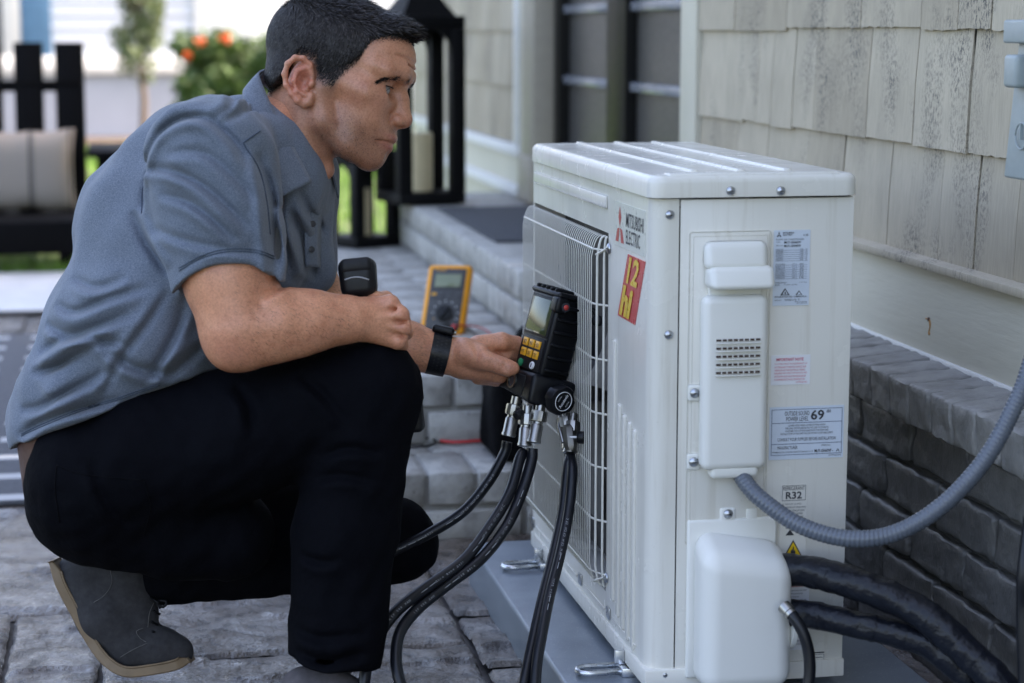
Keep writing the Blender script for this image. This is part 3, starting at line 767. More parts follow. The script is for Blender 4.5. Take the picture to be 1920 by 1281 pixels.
for i, s in enumerate(['LOWER LEVELS MEAN LOWER OUTSIDE NOISES', 'THE LEVEL SHOWN ABOVE MAY BE USED TO ESTIMATE', 'WHETHER THE OUTSIDE NOISE FROM THE PROPOSED', 'INSTALLATION OF THIS UNIT WILL BE WITHIN ACCEPTABLE LIMITS']): it.append(('t', 'ink_dark', (.5-[.25, .29, .29, .35][i], .34+i*.052, 2*[.25, .29, .29, .35][i], .034), s))
it += [('t', 'ink_dark', (.11, .59, .78, .06), 'CONSULT YOUR SUPPLIER BEFORE INSTALLATION'), ('t', 'ink_dark', (.11, .745, .27, .06), 'MANUFACTURER'), ('t', 'ink_dark', (.70, .735, .12, .04), '(MODEL No.)'),
       ('t', 'ink_dark', (.04, .845, .55, .035), 'MITSUBISHI ELECTRIC CONSUMER PRODUCTS (THAILAND) CO.,LTD'), ('b', 'ink_dark', (.61, .825, .25, .06), 'MUY-GN60VF -'), ('t', 'ink_dark', (.90, .825, .05, .06), 'A'), ('t', 'ink_dark', (.80, .935, .17, .035), 'JG79P665H02')]
p, q = ony(1443, 764, 0), ony(1580, 857, 0); label('sound_label', p[0], p[2], q[0], q[2], 'label_pale', it)
it = [('o', 'ink_dark', (.06, .005, .88, .20), .0006), ('t', 'ink_dark', (.10, .018, .80, .052), 'REFRIGERANT'), ('b', 'ink_dark', (.20, .088, .60, .095), 'R32')]
for i, s in enumerate(['AS THE R-FC-32 (R32)', 'REFRIGERANT REQUIRES', 'SPECIAL INSTALLATION', 'WORK, PLEASE REFER', 'TO THE INSTALLATION', 'MANUALS']): it.append(('t', 'ink_dark', (.06, .24+i*.042, [.72, .90, .84, .78, .80, .4][i], .024), s))
it += [('o', 'ink_dark', (.22, .53, .64, .04), .0005)]+tri_out(.22, .585, .32, .075)
p, q = ony(1463, 910, 0), ony(1510, 1050, 0); rl_ = label('refrigerant_label', p[0], p[2], q[0], q[2], 'casing', it)
wx, wz, hx, hz = p[0], p[2], q[0]-p[0], p[2]-q[2]
def poly(name, pts, u, v, w_, h_, y, mat): return mesh(name, [np.array([wx+hx*(u+a*w_), y, wz-hz*(v+h_)+b*h_*hz]) for a, b in pts], [tuple(range(len(pts)))], mat, rl_)
poly('warning_triangle', TRI, .10, .72, .82, .265, -.0016, 'ink_dark'); poly('triangle_field', TRI, .16, .75, .70, .22, -.0021, 'sticker_yellow'); poly('flame_print', FLAME, .37, .80, .28, .125, -.0026, 'ink_dark'); poly('flame_print', [(0, 0), (1, 0), (1, 1), (0, 1)], .34, .935, .34, .012, -.0026, 'ink_dark')
for (y0, y1, c) in ((1093, 1140, 'warn_red'), (1168, 1217, 'warn_orange')):
    it = [('r', c, (0, 0, 1, .17), 0)]+[('t', 'ink_dark', (.10, .28+i*.12, .80-.14*(i % 3), .05), s) for i, s in enumerate(['WHEN SERVICING THE UNIT', 'TURN OFF THE POWER', 'EVEN AFTER SWITCHING OFF', 'WAIT FOR SEVERAL MINUTES', 'HIGH VOLTAGE INSIDE'])]
    p, q = ony(1466, y0, 0), ony(1516, y1, 0); o = label('warning_label', p[0], p[2], q[0], q[2], 'label_white', it)
    V, Fc = text_geo('WARNING', (p[0]+.010, -.0019, p[2]-.0062), EX, EZ, .026, .0045, .02); mesh('print', V, Fc, 'label_white', o)
p = ony(1522, 1222, 0); it = [('o', 'ink_dark', (0, .2, 1, .8), .0006), ('r', 'ink_dark', (0, .02, 1, .10), 0)]+[('r', 'ink_dark', (.12, .42+.2*i, .76, .05), 0) for i in range(3)]
label('bin_mark', p[0], p[2], p[0]+.018, p[2]-.019, 'casing', it)
# logo plate and red sticker on the front (reads towards the near corner)
EYn = np.array([0, -1., 0])
def front(u, z, x=-.0010): return np.array([x, u, z])
box('logo_plate', (-.0007, .030, .700), (.0, .206, .7635), 'label_cream', fp)
zl, hl = .706, .052
def dia(pts): return [front(.200-.052*a, zl+hl*b) for a, b in pts]
mesh('logo_mark', sum([dia(d) for d in ([(.5, .42), (.66, .70), (.5, 1.0), (.34, .70)], [(.47, .40), (.22, .36), (.02, .0), (.36, .0)], [(.53, .40), (.64, .0), (.98, .0), (.78, .36)])], []), [(0, 1, 2, 3), (4, 5, 6, 7), (8, 9, 10, 11)], 'logo_red', fp)
g = merge([text_geo('MITSUBISHI', front(.138, .7315), EYn, EZ, .098, .0205, .01), text_geo('ELECTRIC', front(.138, .7075), EYn, EZ, .080, .0205, .01)])
mesh('logo_lettering', *g, 'grey_print' if False else 'ink_dark', fp)
sk = box('red_sticker', (-.0008, .029, .5985), (.0, .183, .694), 'sticker_red', fp)
for v in sk.data.vertices:            # a leaning parallelogram
    y, z = v.co.y, v.co.z; v.co.y = (.127 if y > .1 else .029) if z > .65 else (.183 if y > .1 else .083)
def skew(g):
    V, Fc = g; return [np.array([p[0], p[1]-(p[2]-.60)*.56+.03, p[2]]) for p in V], Fc
g = merge([skew(text_geo('12', front(.132, .652, -.0018), EYn, EZ, .060, .040, .03)), skew(text_geo('hi', front(.142, .602, -.0018), EYn, EZ, .058, .046, .05))])
mesh('sticker_lettering', *g, 'sticker_yellow', sk)

# ============================================================ pipes and wiring
def depthpath(pts, n=8): return catmull([at(*p) for p in pts], n)
# grey flexible conduit with a spiral rib
P = depthpath([(1384, 880, 2.76), (1400, 908, 2.74), (1432, 940, 2.72), (1500, 985, 2.70), (1590, 1010, 2.68), (1680, 999, 2.67), (1770, 945, 2.66), (1850, 857, 2.66), (1905, 755, 2.67), (1930, 690, 2.68), (1955, 590, 2.70), (1962, 430, 2.72), (1960, 310, 2.73)], 40)
seg = np.r_[0, np.cumsum(np.linalg.norm(np.diff(P, axis=0), axis=1))]; nn = int(seg[-1]/.0011); ss = np.linspace(0, seg[-1], nn); P = np.stack([np.interp(ss, seg, P[:, i]) for i in range(3)], 1)
V, Fc = tube_geo(P, .0118, 18)
V = np.array(V).reshape(nn, 18, 3); ph = 2*np.pi*(ss[:, None]/.0062)+np.linspace(0, 2*np.pi, 18, endpoint=False)[None]
V = P[:, None]+(V-P[:, None])*(1+.035*np.sin(ph))[..., None]
cnd = empty('flexible_conduit', tuple(P[0]), 'grey ribbed flexible conduit looping from the unit up to wall box', 'conduit')
mesh('conduit', V.reshape(-1, 3), Fc, 'conduit_grey', cnd, True)
lathed('conduit_connector', [(.016, 0), (.016, .010), (.0135, .011), (.0135, .018)], P[0]-(P[4]-P[0])/np.linalg.norm(P[4]-P[0])*.012, P[4]-P[0], 'conduit_grey', cnd)
# insulated line set, taped
def wrapped(name, pts, r_, label, extra=None):
    P = depthpath(pts, 30); n = len(P); s = np.r_[0, np.cumsum(np.linalg.norm(np.diff(P, axis=0), axis=1))]
    rr = np.array([r_*(1+.06*mn.noise((x*18, r_*99, 0)))+.0007*((x/.041+.4*mn.noise((x*9, 1, 1))) % 1) for x in s])
    V, Fc = tube_geo(P, rr, 24); V = np.array(V)
    Vn = V.reshape(n, 24, 3); 
    for i in range(n):
        for k in range(24): 
            q = Vn[i, k]; Vn[i, k] = P[i]+(q-P[i])*(1+.09*mn.noise(Vector(q)*48)+.04*mn.noise(Vector(q)*120))
    return tag(mesh(name, Vn.reshape(-1, 3), Fc, 'vinyl_tape', None, True), label, 'pipe', 'insulated refrigerant pipes')
wrapped('insulated_pipe', [(1430, 1066, 2.772), (1475, 1068, 2.765), (1530, 1074, 2.745), (1600, 1094, 2.71), (1680, 1124, 2.69), (1745, 1162, 2.67), (1810, 1220, 2.65), (1880, 1290, 2.63), (1960, 1400, 2.62)], .0215, 'upper black taped insulated pipe leaving the valve cover')
wrapped('insulated_pipe', [(1430, 1146, 2.772), (1475, 1148, 2.765), (1530, 1154, 2.745), (1600, 1170, 2.72), (1680, 1188, 2.705), (1745, 1212, 2.69), (1810, 1266, 2.675), (1880, 1350, 2.69), (1950, 1430, 2.69)], .0185, 'lower black taped insulated pipe leaving the valve cover')
cb = empty('black_cable', tuple(at(1480, 1146, 2.72)), 'thin black cable with silver ferrule hanging beside the valve cover', 'cable')
P = depthpath([(1474, 1142, 2.715), (1490, 1160, 2.705), (1507, 1190, 2.70), (1517, 1230, 2.70), (1517, 1275, 2.70), (1505, 1340, 2.70), (1490, 1380, 2.70)], 8); tube('cable', P, .0082, 'rubber', cb)
lathed('ferrule', [(.0095, 0), (.0095, .012), (.0086, .013), (.0086, .018)], at(1469, 1136, 2.717), at(1490, 1160, 2.705)-at(1474, 1142, 2.715), 'brass_chrome', cb)
# wall box
wb = empty('disconnect_box', (.55, -.09, .81), 'grey metal electrical box fixed to the shingles', 'electrical box')
bm = bmesh.new(); bm_box(bm, (.505, -.20, .805), (.606, -.002, 1.003), .004, 3, lambda c: (c.x+(.012 if c.z > .9 and c.x < .52 else 0), c.y-(.008 if c.z > .9 else 0), c.z)); from_bm('enclosure', bm, 'box_grey', wb)
bm = bmesh.new(); bm_box(bm, (.497, -.207, .990), (.606, .000, 1.022), .004, 3); from_bm('rain_hood', bm, 'box_grey', wb)
bm = bmesh.new(); bm_box(bm, (.490, -.060, .930), (.512, -.020, .975), .006, 3); from_bm('latch', bm, 'box_grey', wb)
V, Fc = tube_geo([(.5055-.001, -.055+.018*math.cos(t), .865+.018*math.sin(t)) for t in np.linspace(0, 2*math.pi, 25)], .0013, 6); mesh('embossed_ring', V, Fc, 'box_grey', wb, True)
box('ring_mark', (.502, -.0565, .860), (.5065, -.0535, .882), 'box_grey', wb)
tube('ground_lug', [(.54, -.03, .812), (.54, -.03, .800)], .006, 'screw_steel', wb)
P = depthpath([(1985, 300, 2.74), (1972, 700, 2.68), (1925, 1020, 2.60), (1918, 1150, 2.60), (1922, 1300, 2.60), (1922, 1420, 2.6)], 10)
tag(tube('power_cable', P, .009, 'rubber'), 'black cord hanging down at the brick wall from wall box', 'cable')
# rust drip and nail on the board
nl = empty('rusty_nail', tuple(onx(1742, 600, .612)), 'small rusty nail leaking a stain on the cream board', 'nail')
lathed('nail_head', [(.004, 0), (.0035, .002), (.0002, .003)], onx(1742, 599, .612), (-1, 0, 0), 'leather_brown', nl, 10)
plain('rust', (.42, .20, .05), .8)
V, Fc = tube_geo(catmull([onx(x, y, .6118) for x, y in ((1736, 597), (1743, 601), (1744, 612), (1742, 622), (1743, 628))], 5), [.0012]*5+[.002]*5+[.0014]*6+[.0022]*5, 6); mesh('rust_streak', V, Fc, 'rust', nl, True)
# ============================================================ TOOLS AND OTHER THINGS
S32 = 3.13/F
def cv(x, y, z): return RT*x+UP*y-FW*z            # camera-aligned direction: right, up, towards the camera
eL = cv(.243, .970, .059); eL /= np.linalg.norm(eL)
eW = cv(.47, -.17, .866); eW -= eL*(eW@eL); eW /= np.linalg.norm(eW)
eN = np.cross(eL, eW); eN = eN if eN@RT < 0 else -eN
O_ = at(1000, 538, 3.125)                           # top left corner of the display side
W_, LEN, TH = .086, .118, .056
def mf(a, b, c=0): return O_+eW*a*W_-eL*b*LEN-eN*c   # a: across 0..1, b: down in face lengths, c: depth in m
man_ = empty('manifold_gauge', tuple(mf(.5, 1, .03)), 'black digital manifold gauge with orange keys hanging on the wire guard', 'gauge')
def hexa(name, pts, mat, parent=man_, bev=.003, seg=2):
    bm = bmesh.new(); vs = [bm.verts.new(Vector(p)) for p in pts]
    for q in ((0, 1, 2, 3), (4, 7, 6, 5), (0, 4, 5, 1), (1, 5, 6, 2), (2, 6, 7, 3), (3, 7, 4, 0)): bm.faces.new([vs[i] for i in q])
    bmesh.ops.recalc_face_normals(bm, faces=bm.faces)
    if bev: bmesh.ops.bevel(bm, geom=list(bm.edges), offset=bev, segments=seg, profile=.5, affect='EDGES')
    return from_bm(name, bm, mat, parent)
def mblock(name, a0, a1, b0, b1, c0, c1, mat, parent=man_, bev=.003, seg=2): return hexa(name, [mf(a0, b0, c0), mf(a1, b0, c0), mf(a1, b1, c0), mf(a0, b1, c0), mf(a0, b0, c1), mf(a1, b0, c1), mf(a1, b1, c1), mf(a0, b1, c1)], mat, parent, bev, seg)
hexa('housing', [mf(0, 0), mf(1, 0), mf(1, 1.10), mf(0, 1.10), mf(.06, .03, TH), mf(.96, .03, TH), mf(.92, 1.12, TH), mf(.08, 1.12, TH)], 'device_black', man_, .007, 3)
mblock('bumper', -.03, 1.03, -.035, .05, -.003, TH*.7, 'device_black', bev=.006, seg=3)
mblock('display_bezel', .10, .95, .07, .60, -.0025, .004, 'device_dark', bev=.0015)
mblock('display', .15, .90, .10, .57, -.0036, .0, 'screen_glass', bev=.0008)
mblock('keypad', .14, .90, .62, 1.06, -.0022, .004, 'device_dark', bev=.0015)
for r_ in range(2):
    for c_ in range(3):
        a, b = .20+c_*.225, .66+r_*.135
        k_ = mblock('key', a, a+.17, b, b+.105, -.0045, .0, 'key_orange', bev=.001)
        V, Fc = text_geo(['SET', 'MAX', 'HOLD', 'P/T', 'UNIT', 'TEST'][r_*3+c_], mf(a+.035, b+.080, -.0049), eW, eL, .10*W_, .006); mesh('print', V, Fc, 'ink_dark', k_)
lathed('power_key', [(.0065, 0), (.0065, .003), (.005, .004)], mf(.27, 1.0, -.001), eN, 'key_green', man_, 16)
lathed('lamp_key', [(.0062, 0), (.0062, .003), (.005, .004)], mf(.70, .99, -.001), eN, 'white_print', man_, 16)
mblock('lamp_mark', .685, .715, .965, 1.015, -.0052, -.003, 'ink_dark', bev=0)
for i in range(6):
    b = .12+i*.17; mblock('side_rib', .985, 1.055, b, b+.05, .004, TH*.86, 'device_black', bev=.0025)
for i in range(5):
    mblock('top_rib', .08+i*.17, .15+i*.17, -.075, -.02, .0, TH*.6, 'device_black', bev=.0025)
mblock('port_boss', .80, 1.06, .02, .24, -.004, .016, 'device_black', bev=.005, seg=3)
lathed('signal_led', [(.0042, 0), (.0042, .003), (.002, .0045)], mf(1.05, .14, .012), eW, 'warn_red', man_, 12)
lathed('led_socket', [(.0075, 0), (.0075, .001), (.006, .0012)], mf(1.053, .14, .012), eW, 'ink_dark', man_, 14)
tube('antenna_arm', [mf(.95, .05, TH*.8), mf(1.15, .10, TH*1.05), mf(1.22, .20, TH*1.2)], .004, 'device_black', man_, 8)
lathed('hose_plug', [(.008, 0), (.009, .006), (.009, .014), (.006, .016)], mf(1.18, .21, TH*1.25), eN*.5+eW*.5, 'device_black', man_, 14)
# lower valve block
vb = hexa('valve_block', [mf(-.30, 1.12, -.006), mf(.98, 1.06, -.010), mf(1.04, 1.47, -.010), mf(-.36, 1.40, -.006), mf(-.26, 1.1, TH), mf(1.12, 1.08, TH*1.15), mf(1.12, 1.50, TH*1.15), mf(-.30, 1.42, TH)], 'device_black', man_, .007, 3)
mblock('block_plate', -.16, .72, 1.14, 1.40, -.0105, -.006, 'device_dark', bev=.0015)
V, Fc = lathe([(.0125, 0), (.0125, .004), (.0092, .004), (.0092, .0)], mf(.30, 1.26, -.009), eN, 24); mesh('sight_ring', V, Fc, 'brass_chrome', man_, True, 40)
lathed('sight_glass', [(.0090, 0), (.0088, .0026), (.001, .003)], mf(.30, 1.26, -.009), eN, 'window_glass', man_, 20)
def knob(name, p, ax, r_, parent):
    prof_ = [(r_*.7, 0), (r_, .004), (r_, .018), (r_*.93, .021), (r_*.70, .0215), (.0005, .0215)]
    V, Fc = lathe(prof_, p, ax, 32); V = np.array(V); ax = np.array(ax)/np.linalg.norm(ax)
    for k in range(len(V)):
        q = V[k]-p; rad = q-ax*(q@ax)
        if np.linalg.norm(rad) > r_*.9: V[k] = p+ax*(q@ax)+rad*(1-.09*(1 if (k % 32) % 8 < 3 else 0))
    return mesh(name, V, Fc, 'device_black', parent, True, 35)
kax = eW*.95+cv(.15, -.1, .1); kax /= np.linalg.norm(kax)
kp = at(1050, 750, 3.045); kn = knob('valve_knob', kp-kax*.012, kax, .0235, man_)
ku = eL-kax*(eL@kax); ku /= np.linalg.norm(ku); kr = np.cross(ku, kax); kr = kr if kr@RT > 0 else -kr
kc = kp+kax*.0100
parts = [tube_geo([kc+(kr*math.cos(t)+ku*math.sin(t))*.0148 for t in np.linspace(0, 2*math.pi, 33)], .0006, 5)]
tdir = kr*.35+ku*.94; tx = tdir/np.linalg.norm(tdir); ty = np.cross(kax, tx); ty = ty if ty@(-kr) > 0 else -ty
parts.append(text_geo('Accutools', kc-tx*.0115-ty*.0022+kax*.0003, tx, ty, .023, .0052, .02))
for s in (-1, 1): parts.append(text_geo('DIGITAL', kc-tx*.005+ty*(.0085*s-.001)+kax*.0003, tx, ty, .010, .0022))
V, Fc = merge(parts); mesh('print', V, Fc, 'white_print', kn)
# hook on top: thin black wire over the guard
tube('hanging_wire', catmull([at(1073, 545, 3.11), at(1076, 510, 3.12), at(1085, 484, 3.13), at(1094, 481, 3.14), at(1092, 500, 3.15), at(1088, 522, 3.15)], 6), .0011, 'strap_black', man_, 6)

def fitting(name_parent, p, ax, s=1.0):
    ax = np.array(ax)/np.linalg.norm(ax)
    V, Fc = lathe([(.006*s, -.012), (.006*s, 0), (.0098*s, .001), (.0102*s, .004), (.0102*s, .014), (.0096*s, .017), (.0066*s, .018), (.0066*s, .022)], p, ax, 24); V = np.array(V)
    for k in range(24*3, 24*5): 
        if k % 2: V[k] = p+(V[k]-p)*1.0+ (V[k]-p-ax*((V[k]-p)@ax))*(-.06)
    mesh('knurled_nut', V, Fc, 'brass_chrome', name_parent, True, 20)
    lathed('crimp_sleeve', [(.0068*s, .021), (.0080*s, .024), (.0080*s, .045), (.0088*s, .047), (.0088*s, .050), (.007*s, .051)], p, ax, 'brass_chrome', name_parent, 16)
    return np.array(p)+ax*.046*s
def hose(pts, r_, label, first, print_=None, print_at=.4):
    r_ *= 1.18; h = empty('charging_hose', tuple(at(*first[0])), label, 'hose', 'charging hoses of the manifold gauge')
    p0 = at(*first[0]); ax = at(*first[1])-p0; e = fitting(h, p0, ax, 1.3)
    P = catmull([e]+[at(*p) for p in pts], 14); tube('hose_tube', P, r_, 'rubber', h, 16)
    if print_:                                         # small grey print along the tube, facing the viewer's side
        parts = []; s = np.r_[0, np.cumsum(np.linalg.norm(np.diff(P, axis=0), axis=1))]; u = print_at*s[-1]
        for ch in print_:
            if u > s[-1]-.01: break
            c = np.array([np.interp(u, s, P[:, i]) for i in range(3)]); t = np.array([np.interp(min(u+.004, s[-1]), s, P[:, i]) for i in range(3)])-c; t /= np.linalg.norm(t)+1e-9
            if t@RT < 0: t = -t
            n_ = -FW-t*(-FW@t); n_ /= np.linalg.norm(n_); b_ = np.cross(n_, t)
            if ch == '|': parts.append(quadstrip(c+n_*(r_+.0004)-b_*.001, t, b_, .012, .0009)); u += .016*(1 if (P[-1]-P[0])@RT > 0 else 1); continue
            if ch != ' ':
                parts.append(text_geo(ch, c+n_*(r_+.0004)-b_*.0016, t, b_, None, .0032))
            u += .0042
        parts = [q for q in parts if len(q[0])]
        if parts: V, Fc = merge(parts); mesh('print', V, Fc, 'grey_print', h)
    return h
BL = at(964, 752, 3.10)
hose([(945, 852, 3.10), (915, 905, 3.09), (868, 960, 3.08), (800, 1003, 3.07), (725, 1040, 3.06), (668, 1070, 3.05), (632, 1120, 3.02), (622, 1180, 2.99), (632, 1228, 2.97), (655, 1262, 2.96)], .0072, 'black charging hose running from gauge in behind the trouser leg', [(966, 758, 3.10), (957, 800, 3.10)], 'OFH ,CFH ,CFCH ,CFC  ||  134a  ||| '[::1], .12)
hose([(974, 862, 3.06), (955, 925, 3.04), (920, 985, 3.01), (870, 1050, 2.97), (800, 1102, 2.93), (745, 1145, 2.90), (708, 1195, 2.87), (690, 1240, 2.85), (682, 1290, 2.84), (684, 1340, 2.84)], .0074, 'black charging hose falling from gauge across the toe of the shoe', [(988, 776, 3.08), (984, 826, 3.075)], 'CFC HCFC HFC HFO  ||  134a 404a 410a  ||  MAX 800 PSI  ||', .2)
hose([(996, 866, 3.06), (978, 925, 3.045), (948, 990, 3.015), (900, 1050, 2.98), (835, 1100, 2.95), (785, 1140, 2.92), (753, 1180, 2.89), (743, 1220, 2.87), (746, 1265, 2.85), (764, 1320, 2.84)], .0074, 'black charging hose curving from gauge to the slate beside the pad', [(1012, 770, 3.07), (1002, 822, 3.065)], '  ||  CFC HCFC HFC  ||  410a R32  ||  MAX 800 PSI', .15)
h4 = hose([(1064, 880, 3.06), (1055, 960, 3.04), (1038, 1040, 3.00), (1018, 1120, 2.95), (1000, 1200, 2.90), (985, 1270, 2.86), (975, 1330, 2.84)], .0070, 'black charging hose hanging straight from valve down past the pad edge', [(1073, 790, 3.085), (1069, 840, 3.075)], None)
h5 = hose([(1073, 885, 3.05), (1066, 960, 3.03), (1050, 1040, 2.99), (1030, 1120, 2.94), (1016, 1190, 2.89), (1006, 1250, 2.86), (1002, 1330, 2.83)], .0070, 'black charging hose hanging from hex valve with black tap', [(1058, 782, 3.09), (1066, 838, 3.08)], '  CFC HCFC HFC HFO || 134a 404a ||', .25)
lathed('valve_body', [(.006, 0), (.0092, .006), (.0092, .034), (.006, .040)], at(1064, 797, 3.07), at(1069, 845, 3.06)-at(1064, 797, 3.07), 'brass_chrome', h5, 6)
tube('valve_link', [at(1052, 775, 3.09), at(1048, 800, 3.08), at(1056, 830, 3.07)], .0036, 'brass_chrome', h5, 8)
lathed('valve_tap', [(.008, 0), (.010, .003), (.010, .010), (.008, .012)], at(1082, 820, 3.06), cv(1, -.05, .1), 'device_black', h5, 12)
lathed('tap_stem', [(.003, 0), (.003, .014)], at(1068, 820, 3.06), cv(1, 0, 0), 'brass_chrome', h5, 8)
lathed('ball_valve_tap', [(.006, 0), (.008, .002), (.008, .012), (.006, .014)], at(978, 772, 3.075), cv(-.5, -.4, .5), 'device_dark', man_, 12)
lathed('centre_port', [(.010, 0), (.010, .016), (.0075, .018), (.0075, .026)], at(1000, 756, 3.09), at(995, 790, 3.085)-at(1000, 756, 3.09), 'brass_chrome', man_, 6)

# ---- multimeter on the second step
DZ = .2935
c0 = onz(826, 628, DZ)
yw = R(-16); tl = R(18)
dw = np.array([math.cos(yw), math.sin(yw), 0]); dn0 = np.array([math.sin(yw), -math.cos(yw), 0]); du = np.array([0, 0, 1])*math.cos(tl)-dn0*math.sin(tl); dn = dn0*math.cos(tl)+np.array([0, 0, 1])*math.sin(tl)
DW, DH, DT = .104, .170, .050
dw2 = dw+du*(-.10); 
def dm(a, b, c): return c0+dw*(a-.5)*DW+du*b*DH+dn*c+dw*.20*DH*b*.55
mm = empty('multimeter', tuple(c0), 'yellow cased digital multimeter propped on the brick step', 'multimeter')
def dblock(name, a0, a1, b0, b1, c0_, c1_, mat, bev=.003, seg=2, parent=mm): return hexa(name, [dm(a0, b0, c1_), dm(a1, b0, c1_), dm(a1, b1, c1_), dm(a0, b1, c1_), dm(a0, b0, c0_), dm(a1, b0, c0_), dm(a1, b1, c0_), dm(a0, b1, c0_)], mat, parent, bev, seg)
dblock('holster', 0, 1, 0, 1, -DT, 0, 'meter_yellow', .010, 4)
dblock('face_plate', .10, .90, .05, .945, -.003, .002, 'meter_grey', .004)
dblock('display_frame', .15, .85, .64, .90, .0, .0035, 'meter_grey', .002)
dblock('display', .20, .80, .68, .86, .0, .0042, 'lcd', .001)
for i in range(4):
    for j in range(2):
        a = .16+i*.185; b = .56-j*.06; dblock('push_button', a, a+.12, b, b+.035, .001, .004, 'key_orange' if (i == 0 and j == 0) else 'meter_grey', .001)
lathed('dial', [(.020, 0), (.020, .006), (.016, .008), (.001, .008)], dm(.52, .30, .001), dn, 'device_dark', mm, 28)
hexa('dial_grip', [dm(.40, .21, .007), dm(.47, .21, .007), dm(.64, .39, .007), dm(.57, .39, .007), dm(.40, .21, .015), dm(.47, .21, .015), dm(.64, .39, .015), dm(.57, .39, .015)], 'device_black', mm, .002)
for i in range(9):
    t = math.pi*(-.15+1.3*i/8); p = dm(.52, .30, .0025)+dw*.030*math.cos(t)+du*.030*math.sin(t); V, Fc = quadstrip(p, dw, du, .004, .0018); mesh('dial_mark', V, Fc, 'key_orange' if i == 8 else 'white_print', mm)
V, Fc = text_geo('FLUKE', dm(.20, .905, .0026), dw, du, .022, .0045, .02); mesh('print', V, Fc, 'key_orange', mm)
for i in range(4): lathed('jack', [(.004, 0), (.004, .003), (.002, .0032)], dm(.2+i*.2, .075, .001), dn, 'wire_red' if i == 3 else 'device_dark', mm, 10)
hexa('tilt_stand', [dm(.25, .0, -DT), dm(.75, .0, -DT), dm(.75, .75, -DT), dm(.25, .75, -DT)]+[c0+dw*(a-.5)*DW-dn0*.095+np.array([0, 0, z]) for a, z in ((.25, .0), (.75, .0), (.75, .012), (.25, .012))], 'meter_yellow', mm, .002)
p1 = dm(.80, .075, .002); red = [p1, p1+dn*.018+du*.006, onz(890, 612, .31), onz(915, 622, .30), onz(935, 650, .296), onz(950, 690, .296)]
tag(tube('red_lead', catmull(red, 8), .0018, 'wire_red', None, 8), 'red test lead plugged into the yellow multimeter', 'test lead')
tube('lead_plug', [p1, p1+dn*.02+du*.006], .0042, 'wire_red', mm, 8)
p2 = dm(.6, .075, .002); blk = [p2, p2+dn*.02+du*.008, onz(870, 615, .305), onz(905, 640, .297), onz(880, 668, .297)]
tag(tube('black_lead', catmull(blk, 8), .0022, 'rubber', None, 8), 'black test lead plugged into the yellow multimeter', 'test lead')
tz = .1548
tag(tube('red_wire', catmull([onz(700, 826, tz), onz(760, 824, tz), onz(800, 823, tz), onz(850, 829, tz), onz(905, 826, tz), onz(950, 822, tz)], 8), .0036, 'wire_red', None, 8), 'red wire lying along the lower brick step', 'wire')
tag(tube('black_wire', catmull([onz(720, 822, tz+.003), onz(770, 820, tz+.004), onz(808, 823, tz+.004), onz(816, 830, tz), onz(800, 837, tz), onz(750, 840, tz), onz(700, 838, tz)], 8), .0026, 'rubber', None, 8), 'black wire looped on the lower brick step', 'wire')
# ---- tool bag on the lower step
bc = np.array([.128, 1.335, .147])
bag = empty('tool_bag', tuple(bc), 'black cloth tool bag standing on the lower brick step', 'bag')
bm = bmesh.new(); bm_box(bm, (-.115, -.085, 0), (.115, .085, .215), .02, 3); bmesh.ops.subdivide_edges(bm, edges=[e for e in bm.edges if e.calc_length() > .05], cuts=5, use_grid_fill=True)
for v in bm.verts: v.co += Vector((mn.noise(v.co*14), mn.noise(v.co*14+Vector((5, 0, 0))), mn.noise(v.co*14+Vector((0, 5, 0)))*.6))*.010*(1 if v.co.z > .01 else 0); v.co += Vector(bc)
from_bm('bag_body', bm, 'bag_cloth', bag, True, 60)
tube('bag_handle', catmull([bc+np.array(q) for q in ((-.06, -.02, .21), (-.05, -.03, .26), (0, -.03, .275), (.05, -.03, .26), (.06, -.02, .21))], 6), .007, 'strap_black', bag)

